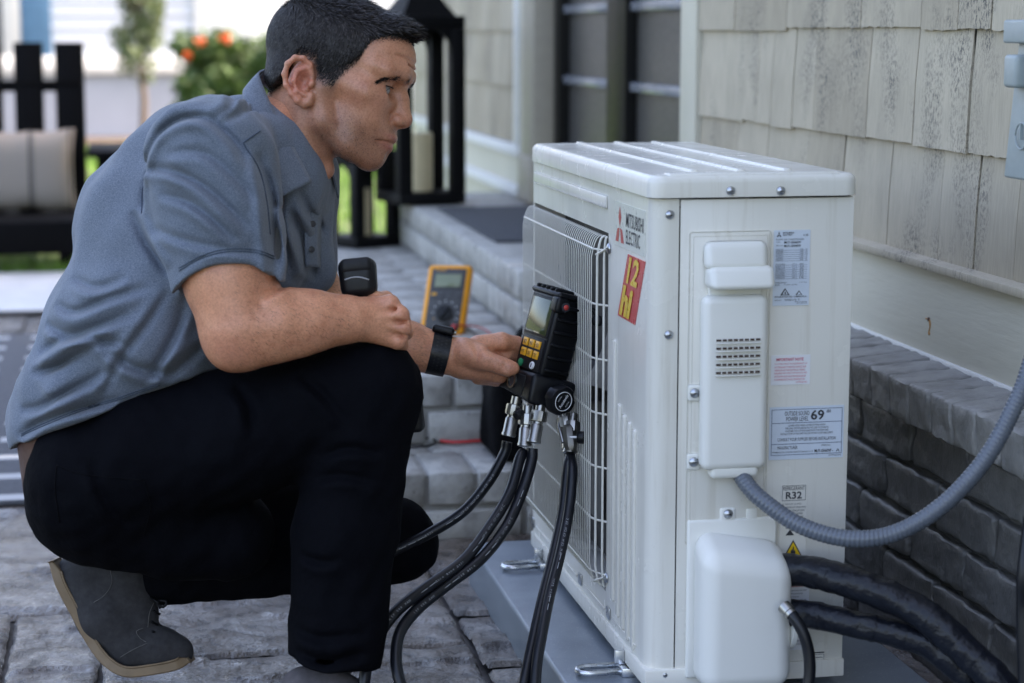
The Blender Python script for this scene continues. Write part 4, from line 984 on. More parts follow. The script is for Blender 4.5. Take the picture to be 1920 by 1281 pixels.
# ---- lanterns
def lantern(loc, w_, h_, yaw, label, candle, roof):
    ln = empty('candle_lantern', loc, label, 'lantern', 'black candle lanterns by the door'); ca, sa = math.cos(yaw), math.sin(yaw)
    def P(p): x, y, z = p; return Vector((loc[0]+x*ca-y*sa, loc[1]+x*sa+y*ca, loc[2]+z))
    def lb_(name, lo, hi, mat, bev=.003): return box(name, lo, hi, mat, ln, bev, 2, lambda c: P(c))
    a = w_/2; t = .20*w_
    lb_('base', (-a, -a, 0), (a, a, .035), 'lantern_black')
    for x in (-1, 1):
        for y in (-1, 1): lb_('post', (min(x*a, x*(a-t)), min(y*a, y*(a-t)), .0352), (max(x*a, x*(a-t)), max(y*a, y*(a-t)), h_-.04), 'lantern_black')
    lb_('top_plate', (-a*1.0, -a*1.0, h_-.0398), (a*1.0, a*1.0, h_), 'lantern_black')
    for s in range(4):                                  # arched heads between the posts
        pts = []; iw = a-t
        for q in np.linspace(0, math.pi, 13): pts.append((-iw*math.cos(q), h_-.042-iw*1.15+iw*1.1*math.sin(q)))
        V = []; n = len(pts)
        for x, z in pts: V += [(x, z), (x, h_-.0395)]
        rot = [(lambda x, y: (x, y)), (lambda x, y: (-y, x)), (lambda x, y: (-x, -y)), (lambda x, y: (y, -x))][s]; W3 = []
        for yy in (-a+.004, -a+.016):
            for x, z in V: X, Y = rot(x, yy); W3.append(P((X, Y, z)))
        m_ = 2*n; Fc = []
        for i in range(n-1):
            b = 2*i; Fc += [(b, b+2, b+3, b+1), (m_+b, m_+b+1, m_+b+3, m_+b+2), (b, m_+b, m_+b+2, b+2)]
        mesh('arch', W3, Fc, 'lantern_black', ln)
    V = [P((x*a*.8, y*a*.8, h_+.0002)) for x, y in ((-1, -1), (1, -1), (1, 1), (-1, 1))]+[P((x*a*.25, y*a*.25, h_+roof*.75)) for x, y in ((-1, -1), (1, -1), (1, 1), (-1, 1))]+[P((0, 0, h_+roof))]
    mesh('roof', V, [(0, 1, 5, 4), (1, 2, 6, 5), (2, 3, 7, 6), (3, 0, 4, 7), (4, 5, 8), (5, 6, 8), (6, 7, 8), (7, 4, 8), (3, 2, 1, 0)], 'lantern_black', ln)
    V, Fc = tube_geo([P((.03*math.cos(q), 0, h_+roof+.028+.03*math.sin(q))) for q in np.linspace(0, 6.283, 17)], .005, 6); mesh('ring', V, Fc, 'lantern_black', ln, True)
    cr, chh = candle; cd_ = lathed('candle', [(cr, .036), (cr, .034+chh), (cr*.85, .036+chh), (.001, .033+chh)], loc, (0, 0, 1), 'candle', ln, 24)
    tube('wick', [Vector(loc)+Vector((0, 0, .03+chh)), Vector(loc)+Vector((.002, 0, .045+chh))], .0015, 'device_black', cd_, 5)
    return ln
pl = onz(800, 385, .452); ln_h = ony(840, 30, pl[1]+.1)[2]-.452
lantern((pl[0], pl[1]+.14, .452), .23, ln_h, R(13), 'tall black arched lantern with cream candle on the landing', (.042, .19), .13)
ps = onz(686, 466, .294)
lantern((ps[0], ps[1]+.10, .2945), .185, ony(690, 285, ps[1])[2]-.2945, R(30), 'short black lantern with pale candle standing on the step', (.032, .155), .09)
# ---- door mat, rug
tag(box('door_mat', (LXs+.06, 2.60, .447), (.585, 3.62, .456), 'mat_grey', None, .003), 'dark grey door mat on the painted landing', 'mat')
q0 = onz(24, 946, .012)
rug = sheet('patio_rug', 0, 1, 0, 1, 0, 'rug_weave'); bpy.data.objects.remove(rug)
rug = tag(box('patio_rug', (-2.6, q0[1]+.02, .006), (q0[0]+.045, 4.1, .016), 'rug_weave', None, .002), 'grey outdoor rug with broken white stripes on the patio', 'rug')

# ---- black slatted chair with cushion
CY = 6.55
ch = empty('lounge_chair', tuple(onz(60, 500, 0)), 'low black slatted lounge chair facing the patio', 'chair')
def X_(px, y=CY): return ony(px, 250, y)[0]
def Z_(py, y=CY): return ony(60, py, y)[2]
zt_s = Z_(80)
for i in range(-3, 3):
    x0 = X_(28+i*77.5); x1 = X_(83+i*77.5)
    if i > 1: break
    box('back_slat', (x0, CY, .16), (x1, CY+.025, zt_s), 'furniture_black', ch, .003, 2, lambda c: (c.x, c.y+(c.z-.2)*.18, c.z))
xr = X_(160); xl = X_(28-3*77.5)
box('back_rail', (xl, CY+.10, Z_(165)-.02), (xr-.01, CY+.135, Z_(165)+.03), 'furniture_black', ch, .003)
box('seat', (xl, CY-.55, .19), (xr, CY-.001, .215), 'furniture_black', ch, .004)
box('front_apron', (xl, CY-.58, .075), (X_(172, CY-.58), CY-.551, .212), 'furniture_black', ch, .004)
xa0, xa1 = X_(180, CY-.5), X_(220, CY-.5)
for xx in (xa0, xl-.05):
    box('arm_post', (xx, CY-.5, -.012), (xx+xa1-xa0, CY-.44, Z_(297, CY-.5)), 'furniture_black', ch, .004)
    box('arm_rest', (xx-.04, CY-.56, Z_(296, CY-.5)), (xx+xa1-xa0+.03, CY+.10, Z_(296, CY-.5)+.028), 'furniture_black', ch, .005)
for xx in (X_(110), xl+.1):
    for yy in (CY-.52, CY+.02): box('leg', (xx, yy, -.012), (xx+.05, yy+.05, .19), 'furniture_black', ch, .003)
def cushion():
    x0, x1 = X_(-70, CY-.12), X_(140, CY-.12); z0, z1 = .215, Z_(243, CY-.1); V = []; Fc = []; n = 22
    for sgn in (-1, 1):
        for j in range(n+1):
            for i in range(n+1):
                u, v = i/n*2-1, j/n*2-1; th = .085*max(0, (1-u**4)*(1-v**4))**.5
                uu = u*(1-.06*(1-v*v)*0-.05*(1-abs(v)**2)); vv = v*(1-.07*(1-u*u))
                V.append(((x0+x1)/2+uu*(x1-x0)/2, CY-.12+sgn*th+(v+1)*.03, (z0+z1)/2+vv*(z1-z0)/2+.004*math.sin(u*9)))
    for s in (0, 1):
        o = s*(n+1)**2
        for j in range(n):
            for i in range(n): a = o+j*(n+1)+i; Fc.append((a, a+1, a+n+2, a+n+1) if s == 0 else (a, a+n+1, a+n+2, a+1))
    return tag(mesh('striped_cushion', V, Fc, 'cushion_stripe', None, True), 'striped taupe cushion leaning on the black chair back', 'cushion')
cushion()
# ============================================================ THE CROUCHING MAN
D0 = 2.95; U0 = D0/F                                   # one unit = one photograph pixel at 2.95 m (0.79 mm)
def P3(px, py, c):
    s = 1-c/F; return np.array([(px-960)*s, (py-640.5)*s, c], float)
def to_world(V):
    V = np.asarray(V, float); return CAM+V[:, :1]*RT*U0-V[:, 1:2]*UP*U0+(D0-V[:, 2:3]*U0)*FW
class Field:
    """a signed distance grid; shapes are blended into it and its zero surface becomes one mesh"""
    def __init__(s, lo, hi, h):
        s.h = h; s.lo = np.array(lo, float); n = np.ceil((np.array(hi)-s.lo)/h).astype(int)+1
        s.ax = [s.lo[i]+h*np.arange(n[i]) for i in range(3)]; s.F = np.full(n, 60.0, np.float32)
    def sub(s, lo, hi):
        sl = tuple(slice(max(0, int((lo[i]-s.lo[i])/s.h)), max(0, int((hi[i]-s.lo[i])/s.h)+2)) for i in range(3))
        g = np.meshgrid(*[s.ax[i][sl[i]].astype(np.float32) for i in range(3)], indexing='ij', sparse=True)
        return sl, g
    def put(s, sl, d, k, op='u'):
        A = s.F[sl]
        if op == 'u':
            h = np.maximum(k-np.abs(A-d), 0)/k if k > 0 else 0
            s.F[sl] = np.minimum(A, d)-h*h*k*.25
        elif op == 's':
            d = -d; h = np.maximum(k-np.abs(A-d), 0)/k if k > 0 else 0
            s.F[sl] = np.maximum(A, d)+h*h*k*.25
    @staticmethod
    def cone_d(g, a, b, ra, rb, zs=1.0):
        a = np.asarray(a, float); b = np.asarray(b, float); ab = b-a; ab[2] /= zs; L2 = float(ab@ab)+1e-9
        x, y, z = g[0]-a[0], g[1]-a[1], (g[2]-a[2])/zs
        t = np.clip((x*ab[0]+y*ab[1]+z*ab[2])/L2, 0, 1)
        d = np.sqrt((x-ab[0]*t)**2+(y-ab[1]*t)**2+(z-ab[2]*t)**2)-(ra+(rb-ra)*t)
        return d*(min(1, zs))
    def cone(s, a, b, ra, rb, k=8, op='u', zs=1.0, clip=None):
        a = np.asarray(a, float); b = np.asarray(b, float); m_ = max(ra, rb)*max(1, zs)+k+3*s.h
        sl, g = s.sub(np.minimum(a, b)-m_, np.maximum(a, b)+m_); d = s.cone_d(g, a, b, ra, rb, zs)
        if clip is not None: d = np.maximum(d, clip(g))
        s.put(sl, d, k, op)
    def ball(s, c, r, k=8, op='u'): s.cone(c, np.asarray(c, float)+[.01, 0, 0], r, r, k, op)
    def ell(s, c, r, k=8, op='u', M=None, clip=None):
        c = np.asarray(c, float); r = np.asarray(r, float); m_ = r.max()+k+3*s.h
        sl, g = s.sub(c-m_, c+m_); x, y, z = g[0]-c[0], g[1]-c[1], g[2]-c[2]
        if M is not None: x, y, z = (M[i][0]*x+M[i][1]*y+M[i][2]*z for i in range(3))
        k0 = np.sqrt((x/r[0])**2+(y/r[1])**2+(z/r[2])**2); k1 = np.sqrt((x/r[0]**2)**2+(y/r[1]**2)**2+(z/r[2]**2)**2)+1e-9
        d = k0*(k0-1)/k1
        if clip is not None: d = np.maximum(d, clip(g))
        s.put(sl, d, k, op)
    def chain(s, pts, k=8, op='u', zs=1.0):
        for p, q in zip(pts[:-1], pts[1:]): s.cone(p[0], q[0], p[1], q[1], k, op, zs)
    def crease(s, pts, depth, width, c0=None, side=1):
        """a fold: a groove with a soft ridge beside it along a line seen from the side"""
        P = catmull(pts, 6)[:, :2]; m_ = width*4; z = s.ax[2]
        lo = np.r_[P.min(0)-m_, z[0]]; hi = np.r_[P.max(0)+m_, z[-1]]; sl, g = s.sub(lo, hi)
        X, Y = np.broadcast_arrays(g[0][..., 0], g[1][..., 0]); best = np.full(X.shape, 1e9); tt = np.zeros(X.shape); sg = np.zeros(X.shape); n = len(P)-1
        for i in range(n):
            a, b = P[i], P[i+1]; ab = b-a; L2 = ab@ab+1e-9; t = np.clip(((X-a[0])*ab[0]+(Y-a[1])*ab[1])/L2, 0, 1)
            d = np.hypot(X-a[0]-ab[0]*t, Y-a[1]-ab[1]*t); mk = d < best; best = np.where(mk, d, best); tt = np.where(mk, (i+t)/n, tt)
            sg = np.where(mk, np.sign(ab[0]*(Y-a[1])-ab[1]*(X-a[0])), sg)
        tp = np.sin(np.clip(tt, 0, 1)*np.pi)**.6
        v = depth*tp*(np.exp(-(best/width)**2)-.7*np.exp(-((best*sg*side-1.9*width)/(1.3*width))**2))
        msk = 1.0 if c0 is None else 1/(1+np.exp(-np.clip((g[2]-c0)/6, -30, 30)))
        s.F[sl] += (v[..., None]*msk).astype(np.float32)
    def mesh(s, smooth=2):
        Fv = s.F; S = Fv < 0; n = np.array(Fv.shape)
        c = np.zeros(n-1, np.int8)
        offs = [(i, j, k) for i in (0, 1) for j in (0, 1) for k in (0, 1)]
        for o in offs: c += S[o[0]:n[0]-1+o[0], o[1]:n[1]-1+o[1], o[2]:n[2]-1+o[2]]
        idx = np.argwhere((c > 0) & (c < 8)); vid = np.full(n-1, -1, np.int64); vid[tuple(idx.T)] = np.arange(len(idx))
        val = {o: Fv[idx[:, 0]+o[0], idx[:, 1]+o[1], idx[:, 2]+o[2]] for o in offs}
        acc = np.zeros((len(idx), 3)); cnt = np.zeros(len(idx))
        for o in offs:
            for a in range(3):
                if o[a] == 0:
                    p = list(o); p[a] = 1; p = tuple(p); f0, f1 = val[o], val[p]; mk = (f0 < 0) != (f1 < 0)
                    t = np.where(mk, f0/(f0-f1+1e-20), 0); q = np.array(o, float)[None].repeat(len(idx), 0); q[:, a] = t; acc[mk] += q[mk]; cnt[mk] += 1
        V = s.lo+(idx+acc/cnt[:, None])*s.h; Q = []
        for a in range(3):
            b, d = (a+1) % 3, (a+2) % 3
            A = np.take(S, range(n[a]-1), a); Bn = np.take(S, range(1, n[a]), a); e = np.argwhere(A != Bn)
            e = e[(e[:, b] > 0) & (e[:, d] > 0) & (e[:, b] < n[b]-1) & (e[:, d] < n[d]-1)]; ins = A[tuple(e.T)]
            def id_(db, dd):
                q = e.copy(); q[:, b] -= db; q[:, d] -= dd; return vid[tuple(q.T)]
            q = np.stack([id_(1, 1), id_(0, 1), id_(0, 0), id_(1, 0)], 1); q[~ins] = q[~ins][:, ::-1]; Q.append(q)
        Q = np.concatenate(Q); Q = Q[(Q >= 0).all(1)]
        for _ in range(smooth):
            e0 = np.concatenate([Q[:, i] for i in range(4)]); e1 = np.concatenate([Q[:, (i+1) % 4] for i in range(4)])
            m_ = np.zeros_like(V); cn = np.bincount(e0, minlength=len(V))+np.bincount(e1, minlength=len(V))
            for i in range(3): m_[:, i] = np.bincount(e0, V[e1, i], len(V))+np.bincount(e1, V[e0, i], len(V))
            V = V*.4+.6*m_/np.maximum(cn, 1)[:, None]
        return V, Q
def fast_mesh(name, V, Q, mat, parent, flip=False):
    me = bpy.data.meshes.new(name); me.vertices.add(len(V)); me.vertices.foreach_set('co', np.asarray(V, np.float32).ravel())
    if flip: Q = Q[:, ::-1]
    me.loops.add(Q.size); me.loops.foreach_set('vertex_index', Q.ravel().astype(np.int32))
    me.polygons.add(len(Q)); me.polygons.foreach_set('loop_start', np.arange(0, Q.size, 4, dtype=np.int32))
    try: me.polygons.foreach_set('loop_total', np.full(len(Q), 4, np.int32))
    except Exception: pass
    me.update(calc_edges=True); me.polygons.foreach_set('use_smooth', [True]*len(Q)); me.validate()
    return link(name, me, mat, parent)
rw = np.random.default_rng(12)
def ripple(fl, amp, wl, n=7, stretch=(1, 1, 1)):
    """soft uneven undulation of cloth"""
    g = np.meshgrid(*[a.astype(np.float32) for a in fl.ax], indexing='ij', sparse=True)
    for _ in range(n):
        d = rw.normal(size=3); d /= np.linalg.norm(d); w_ = 2*np.pi/(wl*rw.uniform(.6, 1.6)); ph = rw.uniform(0, 6.28)
        fl.F += (amp/n**.5*np.sin(w_*(d[0]*g[0]*stretch[0]+d[1]*g[1]*stretch[1]+d[2]*g[2]*stretch[2])+ph)).astype(np.float32)

# ---- materials of the figure
def m_skin():
    t = NT('skin'); a = t.n('ShaderNodeAttribute', attribute_name='tint'); co = t.coords('Object')
    v = t.ramp(t.noise(co, 34, 6, .68), [(.28, (.80, .70, .66)), (.5, (1, .98, .97)), (.74, (1.10, 1.10, 1.10))])
    c = t.mix(1.0, a.outputs[0], v, 'MULTIPLY')
    sp = t.ramp(t.noise(co, 330, 3, .7), [(.32, (.80, .75, .73)), (.58, (1.04, 1.04, 1.04))]); c = t.mix(1.0, c, sp, 'MULTIPLY')
    b1 = t.bump(t.noise(co, 420, 4, .6), .30, .0015); t.bump(t.noise(co, 90, 4, .6), .12, .004, b1)
    r = t.ramp(t.noise(co, 60, 3), [(.3, .33), (.7, .46)])
    M['skin'] = t.set(c, r, Subsurface_Weight=.12, Subsurface_Scale=.004, Specular_IOR_Level=.5)
m_skin()
def m_shirt():
    t = NT('shirt_cloth'); co = t.coords('Object'); co2 = t.coords('Object', (1, 1, 6))
    n1 = t.noise(co, 620, 3, .7); n2 = t.noise(co2, 330, 3, .7)
    f = t.mix(.5, n1, n2); c = t.ramp(f, [(.36, (.062, .081, .114)), (.5, (.122, .149, .193)), (.64, (.208, .237, .284))])
    big = t.ramp(t.noise(co, 7, 4), [(.3, .9), (.7, 1.08)]); c = t.mix(1.0, c, big, 'MULTIPLY')
    b1 = t.bump(t.noise(co, 1500, 2, .6), .25, .0008); t.bump(t.noise(co, 60, 4, .55), .25, .004, b1)
    M['shirt_cloth'] = t.set(c, .85, Sheen_Weight=.15)
m_shirt()
def m_trouser():
    t = NT('trouser_cloth'); co = t.coords('Object'); n1 = t.noise(co, 1200, 2)
    c = t.ramp(n1, [(.3, (.0016, .0018, .0030)), (.7, (.0036, .0040, .0064))])
    t.bump(t.noise(co, 26, 4, .5), .45, .010); M['trouser_cloth'] = t.set(c, .85, Specular_IOR_Level=.06)
m_trouser()
plain('suede_grey', (.030, .029, .031), .9, var=.25, sc=60, bump=.25, bsc=700)
plain('suede_mauve', (.085, .075, .078), .9, var=.2, sc=60, bump=.25, bsc=700)
plain('gum_sole', (.20, .135, .075), .55, var=.1, sc=50, bump=.1, bsc=200)
plain('eye_white', (.27, .24, .23), .2, var=.03)
plain('iris_brown', (.05, .03, .018), .1)
def m_hair():
    t = NT('hair'); t.set((.010, .008, .0075), .38); t.b.inputs['Specular IOR Level'].default_value = .22; M['hair'] = t.m
m_hair()
plain('hair_light', (.034, .026, .021), .45)
plain('hair_root', (.016, .013, .012), .8)

SOLE = at(620, 1340, 2.87)
man = empty('person', (-.45, .40, 0), 'crouching man in heathered blue polo shirt reaching for the gauge', 'person')

# ---- head, in its own frame: a forward, b up, s towards the near side
HC = P3(625, 140, 5); YAW = R(6)
Fd = np.array([.927, .375, 0]); Ud = np.array([.375, -.927, 0]); Sd = np.array([0, 0, 1.])
Fa = Fd*math.cos(YAW)+Sd*math.sin(YAW); Sa = Sd*math.cos(YAW)-Fd*math.sin(YAW)
def head_to_cam(V): V = np.asarray(V, float); return HC+V[:, :1]*Fa*1.012+V[:, 1:2]*Ud+V[:, 2:3]*Sa
def hl(px, py): dx, dy = px-625, py-140; return .927*dx+.375*dy, .375*dx-.927*dy      # photograph -> head frame
def hle(px, py):                                        # the ears lie far out on the near side
    a, b = hl(px, py); return a+10, b-2
H = Field((-150, -262, -112), (184, 152, 112), 1.7)
H.ell((-4, 38, 0), (132, 95, 88), 10)                                       # cranium
H.ell((70, 66, 0), (66, 56, 70), 24)                                       # forehead
H.ell((62, -22, 0), (76, 72, 66), 22)                                      # mid face
H.ell((78, -84, 0), (64, 50, 58), 26)                                      # lower face
H.cone((126, -116, -8), (126, -116, 8), 21, 21, 20)                        # chin
for s in (-1, 1):
    H.chain([((2, -40, s*64), 22), ((28, -92, s*56), 19), ((80, -114, s*38), 19), ((118, -122, s*12), 18)], 22)   # jaw
    H.chain([((104, -14, s*46), 20), ((82, -14, s*60), 17), ((34, -12, s*68), 12)], 30)                            # cheekbone
    H.chain([((128, 47, s*10), 10.5), ((124, 46, s*34), 10), ((104, 38, s*58), 9), ((80, 36, s*66), 10)], 22)       # brow ridge
    H.ell((88, -54, s*46), (36, 34, 20), 24)                               # cheek
H.ell((116, -76, 0), (36, 42, 42), 22)                                     # muzzle
for s in (-1, 1): H.ell((126, 8, s*37), (19, 15, 19), 12, 's')             # eye sockets
H.chain([((124, 26, 0), 12), ((138, 2, 0), 11), ((155, -27, 0), 13.5)], 10)  # nose
H.cone((136, 2, 0), (146, -34, 0), 12, 17, 8)
H.ball((156, -31, 0), 14, 6)
for s in (-1, 1):
    H.ell((146, -37, s*15.5), (15, 11, 10), 4)                                # wings of the nose
    H.ell((154, -46.5, s*9), (8, 4.5, 4.5), 3, 's')
    H.chain([((140, -24, s*24), 2.2), ((133, -34, s*27), 2.6), ((134, -46, s*25), 2.4)], 5, 's')    # crease behind the wing
    H.chain([((126, -46, s*30), 1.0), ((114, -66, s*43), 1.0), ((106, -82, s*46), .5)], 9, 's')   # fold to the mouth corner
for s in (-1, 1):
    H.chain([((149, -70, 0), 6.5), ((147.5, -70, s*10), 6.5), ((142, -73, s*22), 5.5), ((128, -82, s*37), 3.0)], 5)      # upper lip
    H.chain([((147, -90, 0), 7.5), ((145, -90, s*10), 7.5), ((139, -89, s*22), 6.0), ((128, -87, s*35), 3.0)], 5)      # lower lip
    H.chain([((156, -80, 0), 1.8), ((153, -80, s*11), 1.8), ((146, -81.5, s*24), 1.8), ((137, -84.5, s*35), 2.0), ((128, -88, s*42), 1.6)], 3, 's')
H.ball((162, -104, 0), 11, 10, 's')
H.chain([((161, -56, 0), 2.5), ((160, -63, 0), 2.5)], 4, 's')
# eyes: lids wrapped over the balls
EYES = [np.array((103, 5, s*38.5)) for s in (-1, 1)]; ER = 15.5
for e in EYES:
    s = np.sign(e[2])
    def upper(g, e=e): return -((g[1]-e[1]-6.0)*.94-(g[0]-e[0]-4)*.16)
    def lower(g, e=e): return ((g[1]-e[1]+6.2)*.97-(g[0]-e[0]-4)*.04)
    H.ell(e, (ER+3.4,)*3, 3, clip=upper); H.ell(e, (ER+2.8,)*3, 4, clip=lower)
    H.ell(e, (ER+.3,)*3, .5, 's', clip=lambda g, e=e: np.maximum(upper(g, e)*-1-.6, -(lower(g, e))-.6))
    H.chain([(e+np.array((6, 17, -20*s)), 3.5), (e+np.array((10, 18.5, 0)), 4.2), (e+np.array((-2, 14, 16*s)), 3.8)], 7)   # fold above the lid
# forehead lines
for b0 in (62, 74, 88):
    for s in (-1, 1): H.chain([((139-(b0-60)*.12, b0, 0), 1.6), ((131-(b0-60)*.14, b0+1, s*34), 1.8), ((108, b0-3, s*56), 1.0)], 5, 's')
# neck
H.cone((-14, -70, 0), (-20, -250, 0), 68, 78, 26, zs=.90)
H.cone((-50, -80, 0), (-70, -250, 0), 48, 60, 24)
for s in (-1, 1): H.cone((-30, -62, s*60), (38, -230, s*26), 13, 13, 20)
H.ball((56, -172, 0), 14, 20)
# ears
ear = [(594, 152), (590, 132), (579, 121), (565, 120), (552, 131), (546, 150), (549, 170), (558, 186), (568, 197), (578, 203), (587, 199), (591, 188)]
for s in (-1, 1):
    pts = []
    for i, (px, py) in enumerate(ear):
        a, b = hle(px, py); out = 84+16*math.sin(math.pi*min(1, i/9))*(1 if i < 9 else .7); pts.append(((a, b, s*out), 5.2 if i < 8 else 7.5))
    ca, cb = hle(572, 158); H.ell((ca, cb, s*84), (22, 40, 9), 6)
    H.chain(pts, 5)
    H.chain([((*hle(582, 138), s*92), 4), ((*hle(568, 144), s*96), 4.5), ((*hle(562, 162), s*97), 4.5), ((*hle(568, 180), s*94), 4), ((*hle(582, 188), s*90), 4)], 5)
    H.ell((*hle(580, 162), s*95), (10, 16, 12), 5, 's')
    H.chain([((*hle(589, 134), s*97), 3), ((*hle(573, 129), s*101), 3), ((*hle(557, 142), s*103), 3), ((*hle(554, 165), s*101), 2.5)], 4, 's')
    H.ell((*hle(593, 167), s*89), (6, 8, 7), 5)
Vh, Qh = H.mesh(2); del H
# ---- arms and hands
def skel(L): return [(P3(*p[:3]), p[3]*(1-p[2]/F)) for p in L]
def lim(pts, m_): A = np.array([p for q in pts for p, r_ in q]); return A.min(0)-m_, A.max(0)+m_
near = [skel([(412, 400, 222, 78), (428, 520, 235, 81), (446, 612, 242, 70)]), skel([(452, 616, 242, 71), (520, 606, 232, 64), (585, 602, 214, 54), (650, 599, 192, 40), (700, 599, 178, 33)])]
A = Field(*lim(near+[skel([(775, 600, 170, 5), (700, 600, 60, 5)])], 88), 2.6)
for q in near: A.chain(q, 26)
A.ball(P3(436, 652, 246), 40, 24); A.cone(P3(472, 650, 250), P3(560, 636, 236), 34, 26, 24)
A.cone(P3(430, 470, 250), P3(438, 560, 258), 50, 44, 30)
A.crease([P3(496, 560, 220), P3(524, 546, 220), P3(542, 534, 220)], 6, 7)
wr = P3(692, 599, 178)
kn = [P3(731, 571, 176), P3(749, 592, 180), P3(754, 616, 176), P3(746, 640, 168)]
for i, q in enumerate(kn):
    A.cone(wr+np.array([0, (-16, -5, 6, 17)[i], 0]), q, 24, (17, 17, 16, 15)[i], 12)
    A.ball(q+np.array([1, -1, 6]), (16.5, 17, 16, 14.5)[i], 6)
    m1 = q+np.array([4, 8, -48]); m2 = q+np.array([-34, 10, -70]); m3 = q+np.array([-56, 8, -46])
    A.chain([(q, 15.5-i*.6), (m1, 14-i*.6), (m2, 13-i*.5), (m3, 11.5-i*.5)], 4)
for i in range(3):
    a, b = (kn[i]+kn[i+1])/2+np.array([6, 0, 10]), (kn[i]+kn[i+1])/2+np.array([-26, 3-i*4, 34])
    A.cone(a, b, 4, 2, 9, 's')
for i in range(4): A.cone(kn[i]+np.array([-8, 0, 12]), wr+np.array([-4, (-12, -4, 4, 12)[i], 22]), 4, 3, 8)
A.chain([(wr+np.array([4, -14, -12]), 22), (P3(704, 566, 140), 18), (P3(722, 562, 112), 15), (P3(740, 572, 96), 12)], 8)       # thumb
Va, Qa = A.mesh(2); del A
far = [skel([(576, 460, -205, 40), (594, 566, -198, 52), (606, 592, -194, 56)]), skel([(606, 594, -194, 58), (690, 628, -196, 56), (765, 650, -204, 45), (815, 662, -209, 36), (856, 670, -212, 33)])]
B_ = Field(*lim(far+[skel([(1000, 680, -300, 4), (900, 740, -150, 4)])], 70), 2.2)
for q in far: B_.chain(q, 18)
B_.cone(P3(862, 670, -212), P3(902, 668, -222), 35, 33, 14, zs=.75); B_.cone(P3(872, 688, -208), P3(936, 702, -226), 24, 19, 14)
B_.cone(P3(872, 660, -200), P3(898, 668, -190), 25, 25, 14)
for pts in ([(872, 664, -192, 25), (908, 675, -180, 20), (938, 685, -176, 16.5), (952, 690, -175, 15.5), (962, 691, -176, 12.5)],
            [(898, 650, -226, 22), (940, 641, -234, 17.5), (968, 646, -258, 15), (984, 658, -288, 13)],
            [(904, 668, -232, 20), (946, 664, -254, 16), (972, 670, -282, 14), (984, 676, -300, 12)],
            [(904, 690, -232, 19), (944, 692, -252, 15), (966, 696, -278, 13), (978, 698, -298, 11)],
            [(898, 706, -226, 16), (930, 711, -244, 13), (950, 712, -266, 11.5), (962, 713, -284, 10)]): B_.chain(skel(pts), 6)
B_.cone(P3(944, 684, -158), P3(948, 694, -158), 2, 2, 5, 's'); B_.crease([P3(930, 676, -180), P3(934, 686, -180), P3(933, 698, -180)], 2.2, 3)
B_.crease([P3(884, 640, -200), P3(896, 662, -200), P3(890, 690, -200)], 3.0, 6)
B_.crease([P3(908, 656, -200), P3(930, 660, -200), P3(956, 668, -200)], 4.0, 6)
Vb, Qb = B_.mesh(2); del B_
nail = None
# ---- hidden torso that ties neck and arms together
TOR = [((480, 330, 0), 128), ((390, 440, 0), 160), ((275, 610, 0), 130)]
C_ = Field(P3(0, 120, 0)-[60, 0, 330], P3(680, 960, 0)+[0, 0, 330], 7)
C_.chain([(P3(*p), r_) for p, r_ in TOR], 40, zs=1.15)
for s, q in ((1, (405, 320, 205)), (-1, (558, 345, -190))): C_.cone(P3(500, 265, 0), P3(*q), 66, 66, 40)
C_.cone(P3(540, 240, 0), P3(500, 300, 0), 66, 72, 20); C_.chain(near[0], 20); C_.chain(far[0], 20)
Vc, Qc = C_.mesh(1); del C_
Vall = np.concatenate([head_to_cam(Vh), Va, Vb, Vc]); o1, o2, o3 = len(Vh), len(Vh)+len(Va), len(Vh)+len(Va)+len(Vb)
Qall = np.concatenate([Qh, Qa+o1, Qb+o2, Qc+o3])
body = fast_mesh('body', to_world(Vall), Qall, 'skin', man, True)
# skin tones: complexion, stubble, lips, ears
def gz(V, c, r): return np.exp(-(((V-np.array(c))/np.array(r))**2).sum(1))
tint = np.tile(np.array([.52, .240, .140]), (len(Vall), 1)); tint[o1:] = (.66, .305, .178)
ab = np.abs(Vh)*np.array([0, 0, 1])+Vh*np.array([1, 1, 0])
def blend(idx, m_, col): tint[idx] = tint[idx]*(1-m_[:, None])+np.array(col)*m_[:, None]
hs = slice(0, o1)
st = np.clip(gz(ab, (75, -100, 40), (66, 34, 60))*1.25, 0, 1); st = np.maximum(st, .9*gz(ab, (142, -58, 10), (22, 8, 30))); st = np.maximum(st, gz(ab, (125, -118, 0), (30, 22, 34))*.9)
st = np.maximum(st, gz(ab, (34, -70, 62), (26, 30, 28))*.6)
sg = lambda v: 1/(1+np.exp(-np.clip(v, -30, 30)))
st = np.maximum(st, .8*sg((-58-.18*(ab[:, 0]-60)-ab[:, 1])/9)*sg((ab[:, 0]-18)/10)*sg((ab[:, 1]+146)/6)*sg((150-ab[:, 0])/6))
blend(hs, st*.50, (.185, .100, .070))
blend(hs, gz(ab, (146, -71, 10), (18, 5, 26))*.8, (.40, .125, .10)); blend(hs, gz(ab, (144, -89, 10), (18, 7, 24))*.9, (.44, .135, .11))
blend(hs, gz(ab, (-33, -40, 98), (26, 46, 18))*.7, (.60, .19, .135)); blend(hs, gz(ab, (*hle(580, 162), 92), (10, 14, 12))*.6, (.30, .08, .06))
blend(hs, gz(ab, (155, -34, 4), (22, 18, 18))*.45, (.50, .20, .14)); blend(hs, gz(ab, (98, -26, 56), (34, 26, 24))*.35, (.50, .205, .145))
blend(hs, gz(ab, (112, -12, 40), (18, 9, 20))*.5, (.33, .16, .115)); blend(hs, np.exp(-((ab[:, 1]-2)/4.5)**2)*gz(ab, (112, 2, 40), (18, 12, 22))*.35, (.15, .07, .05))
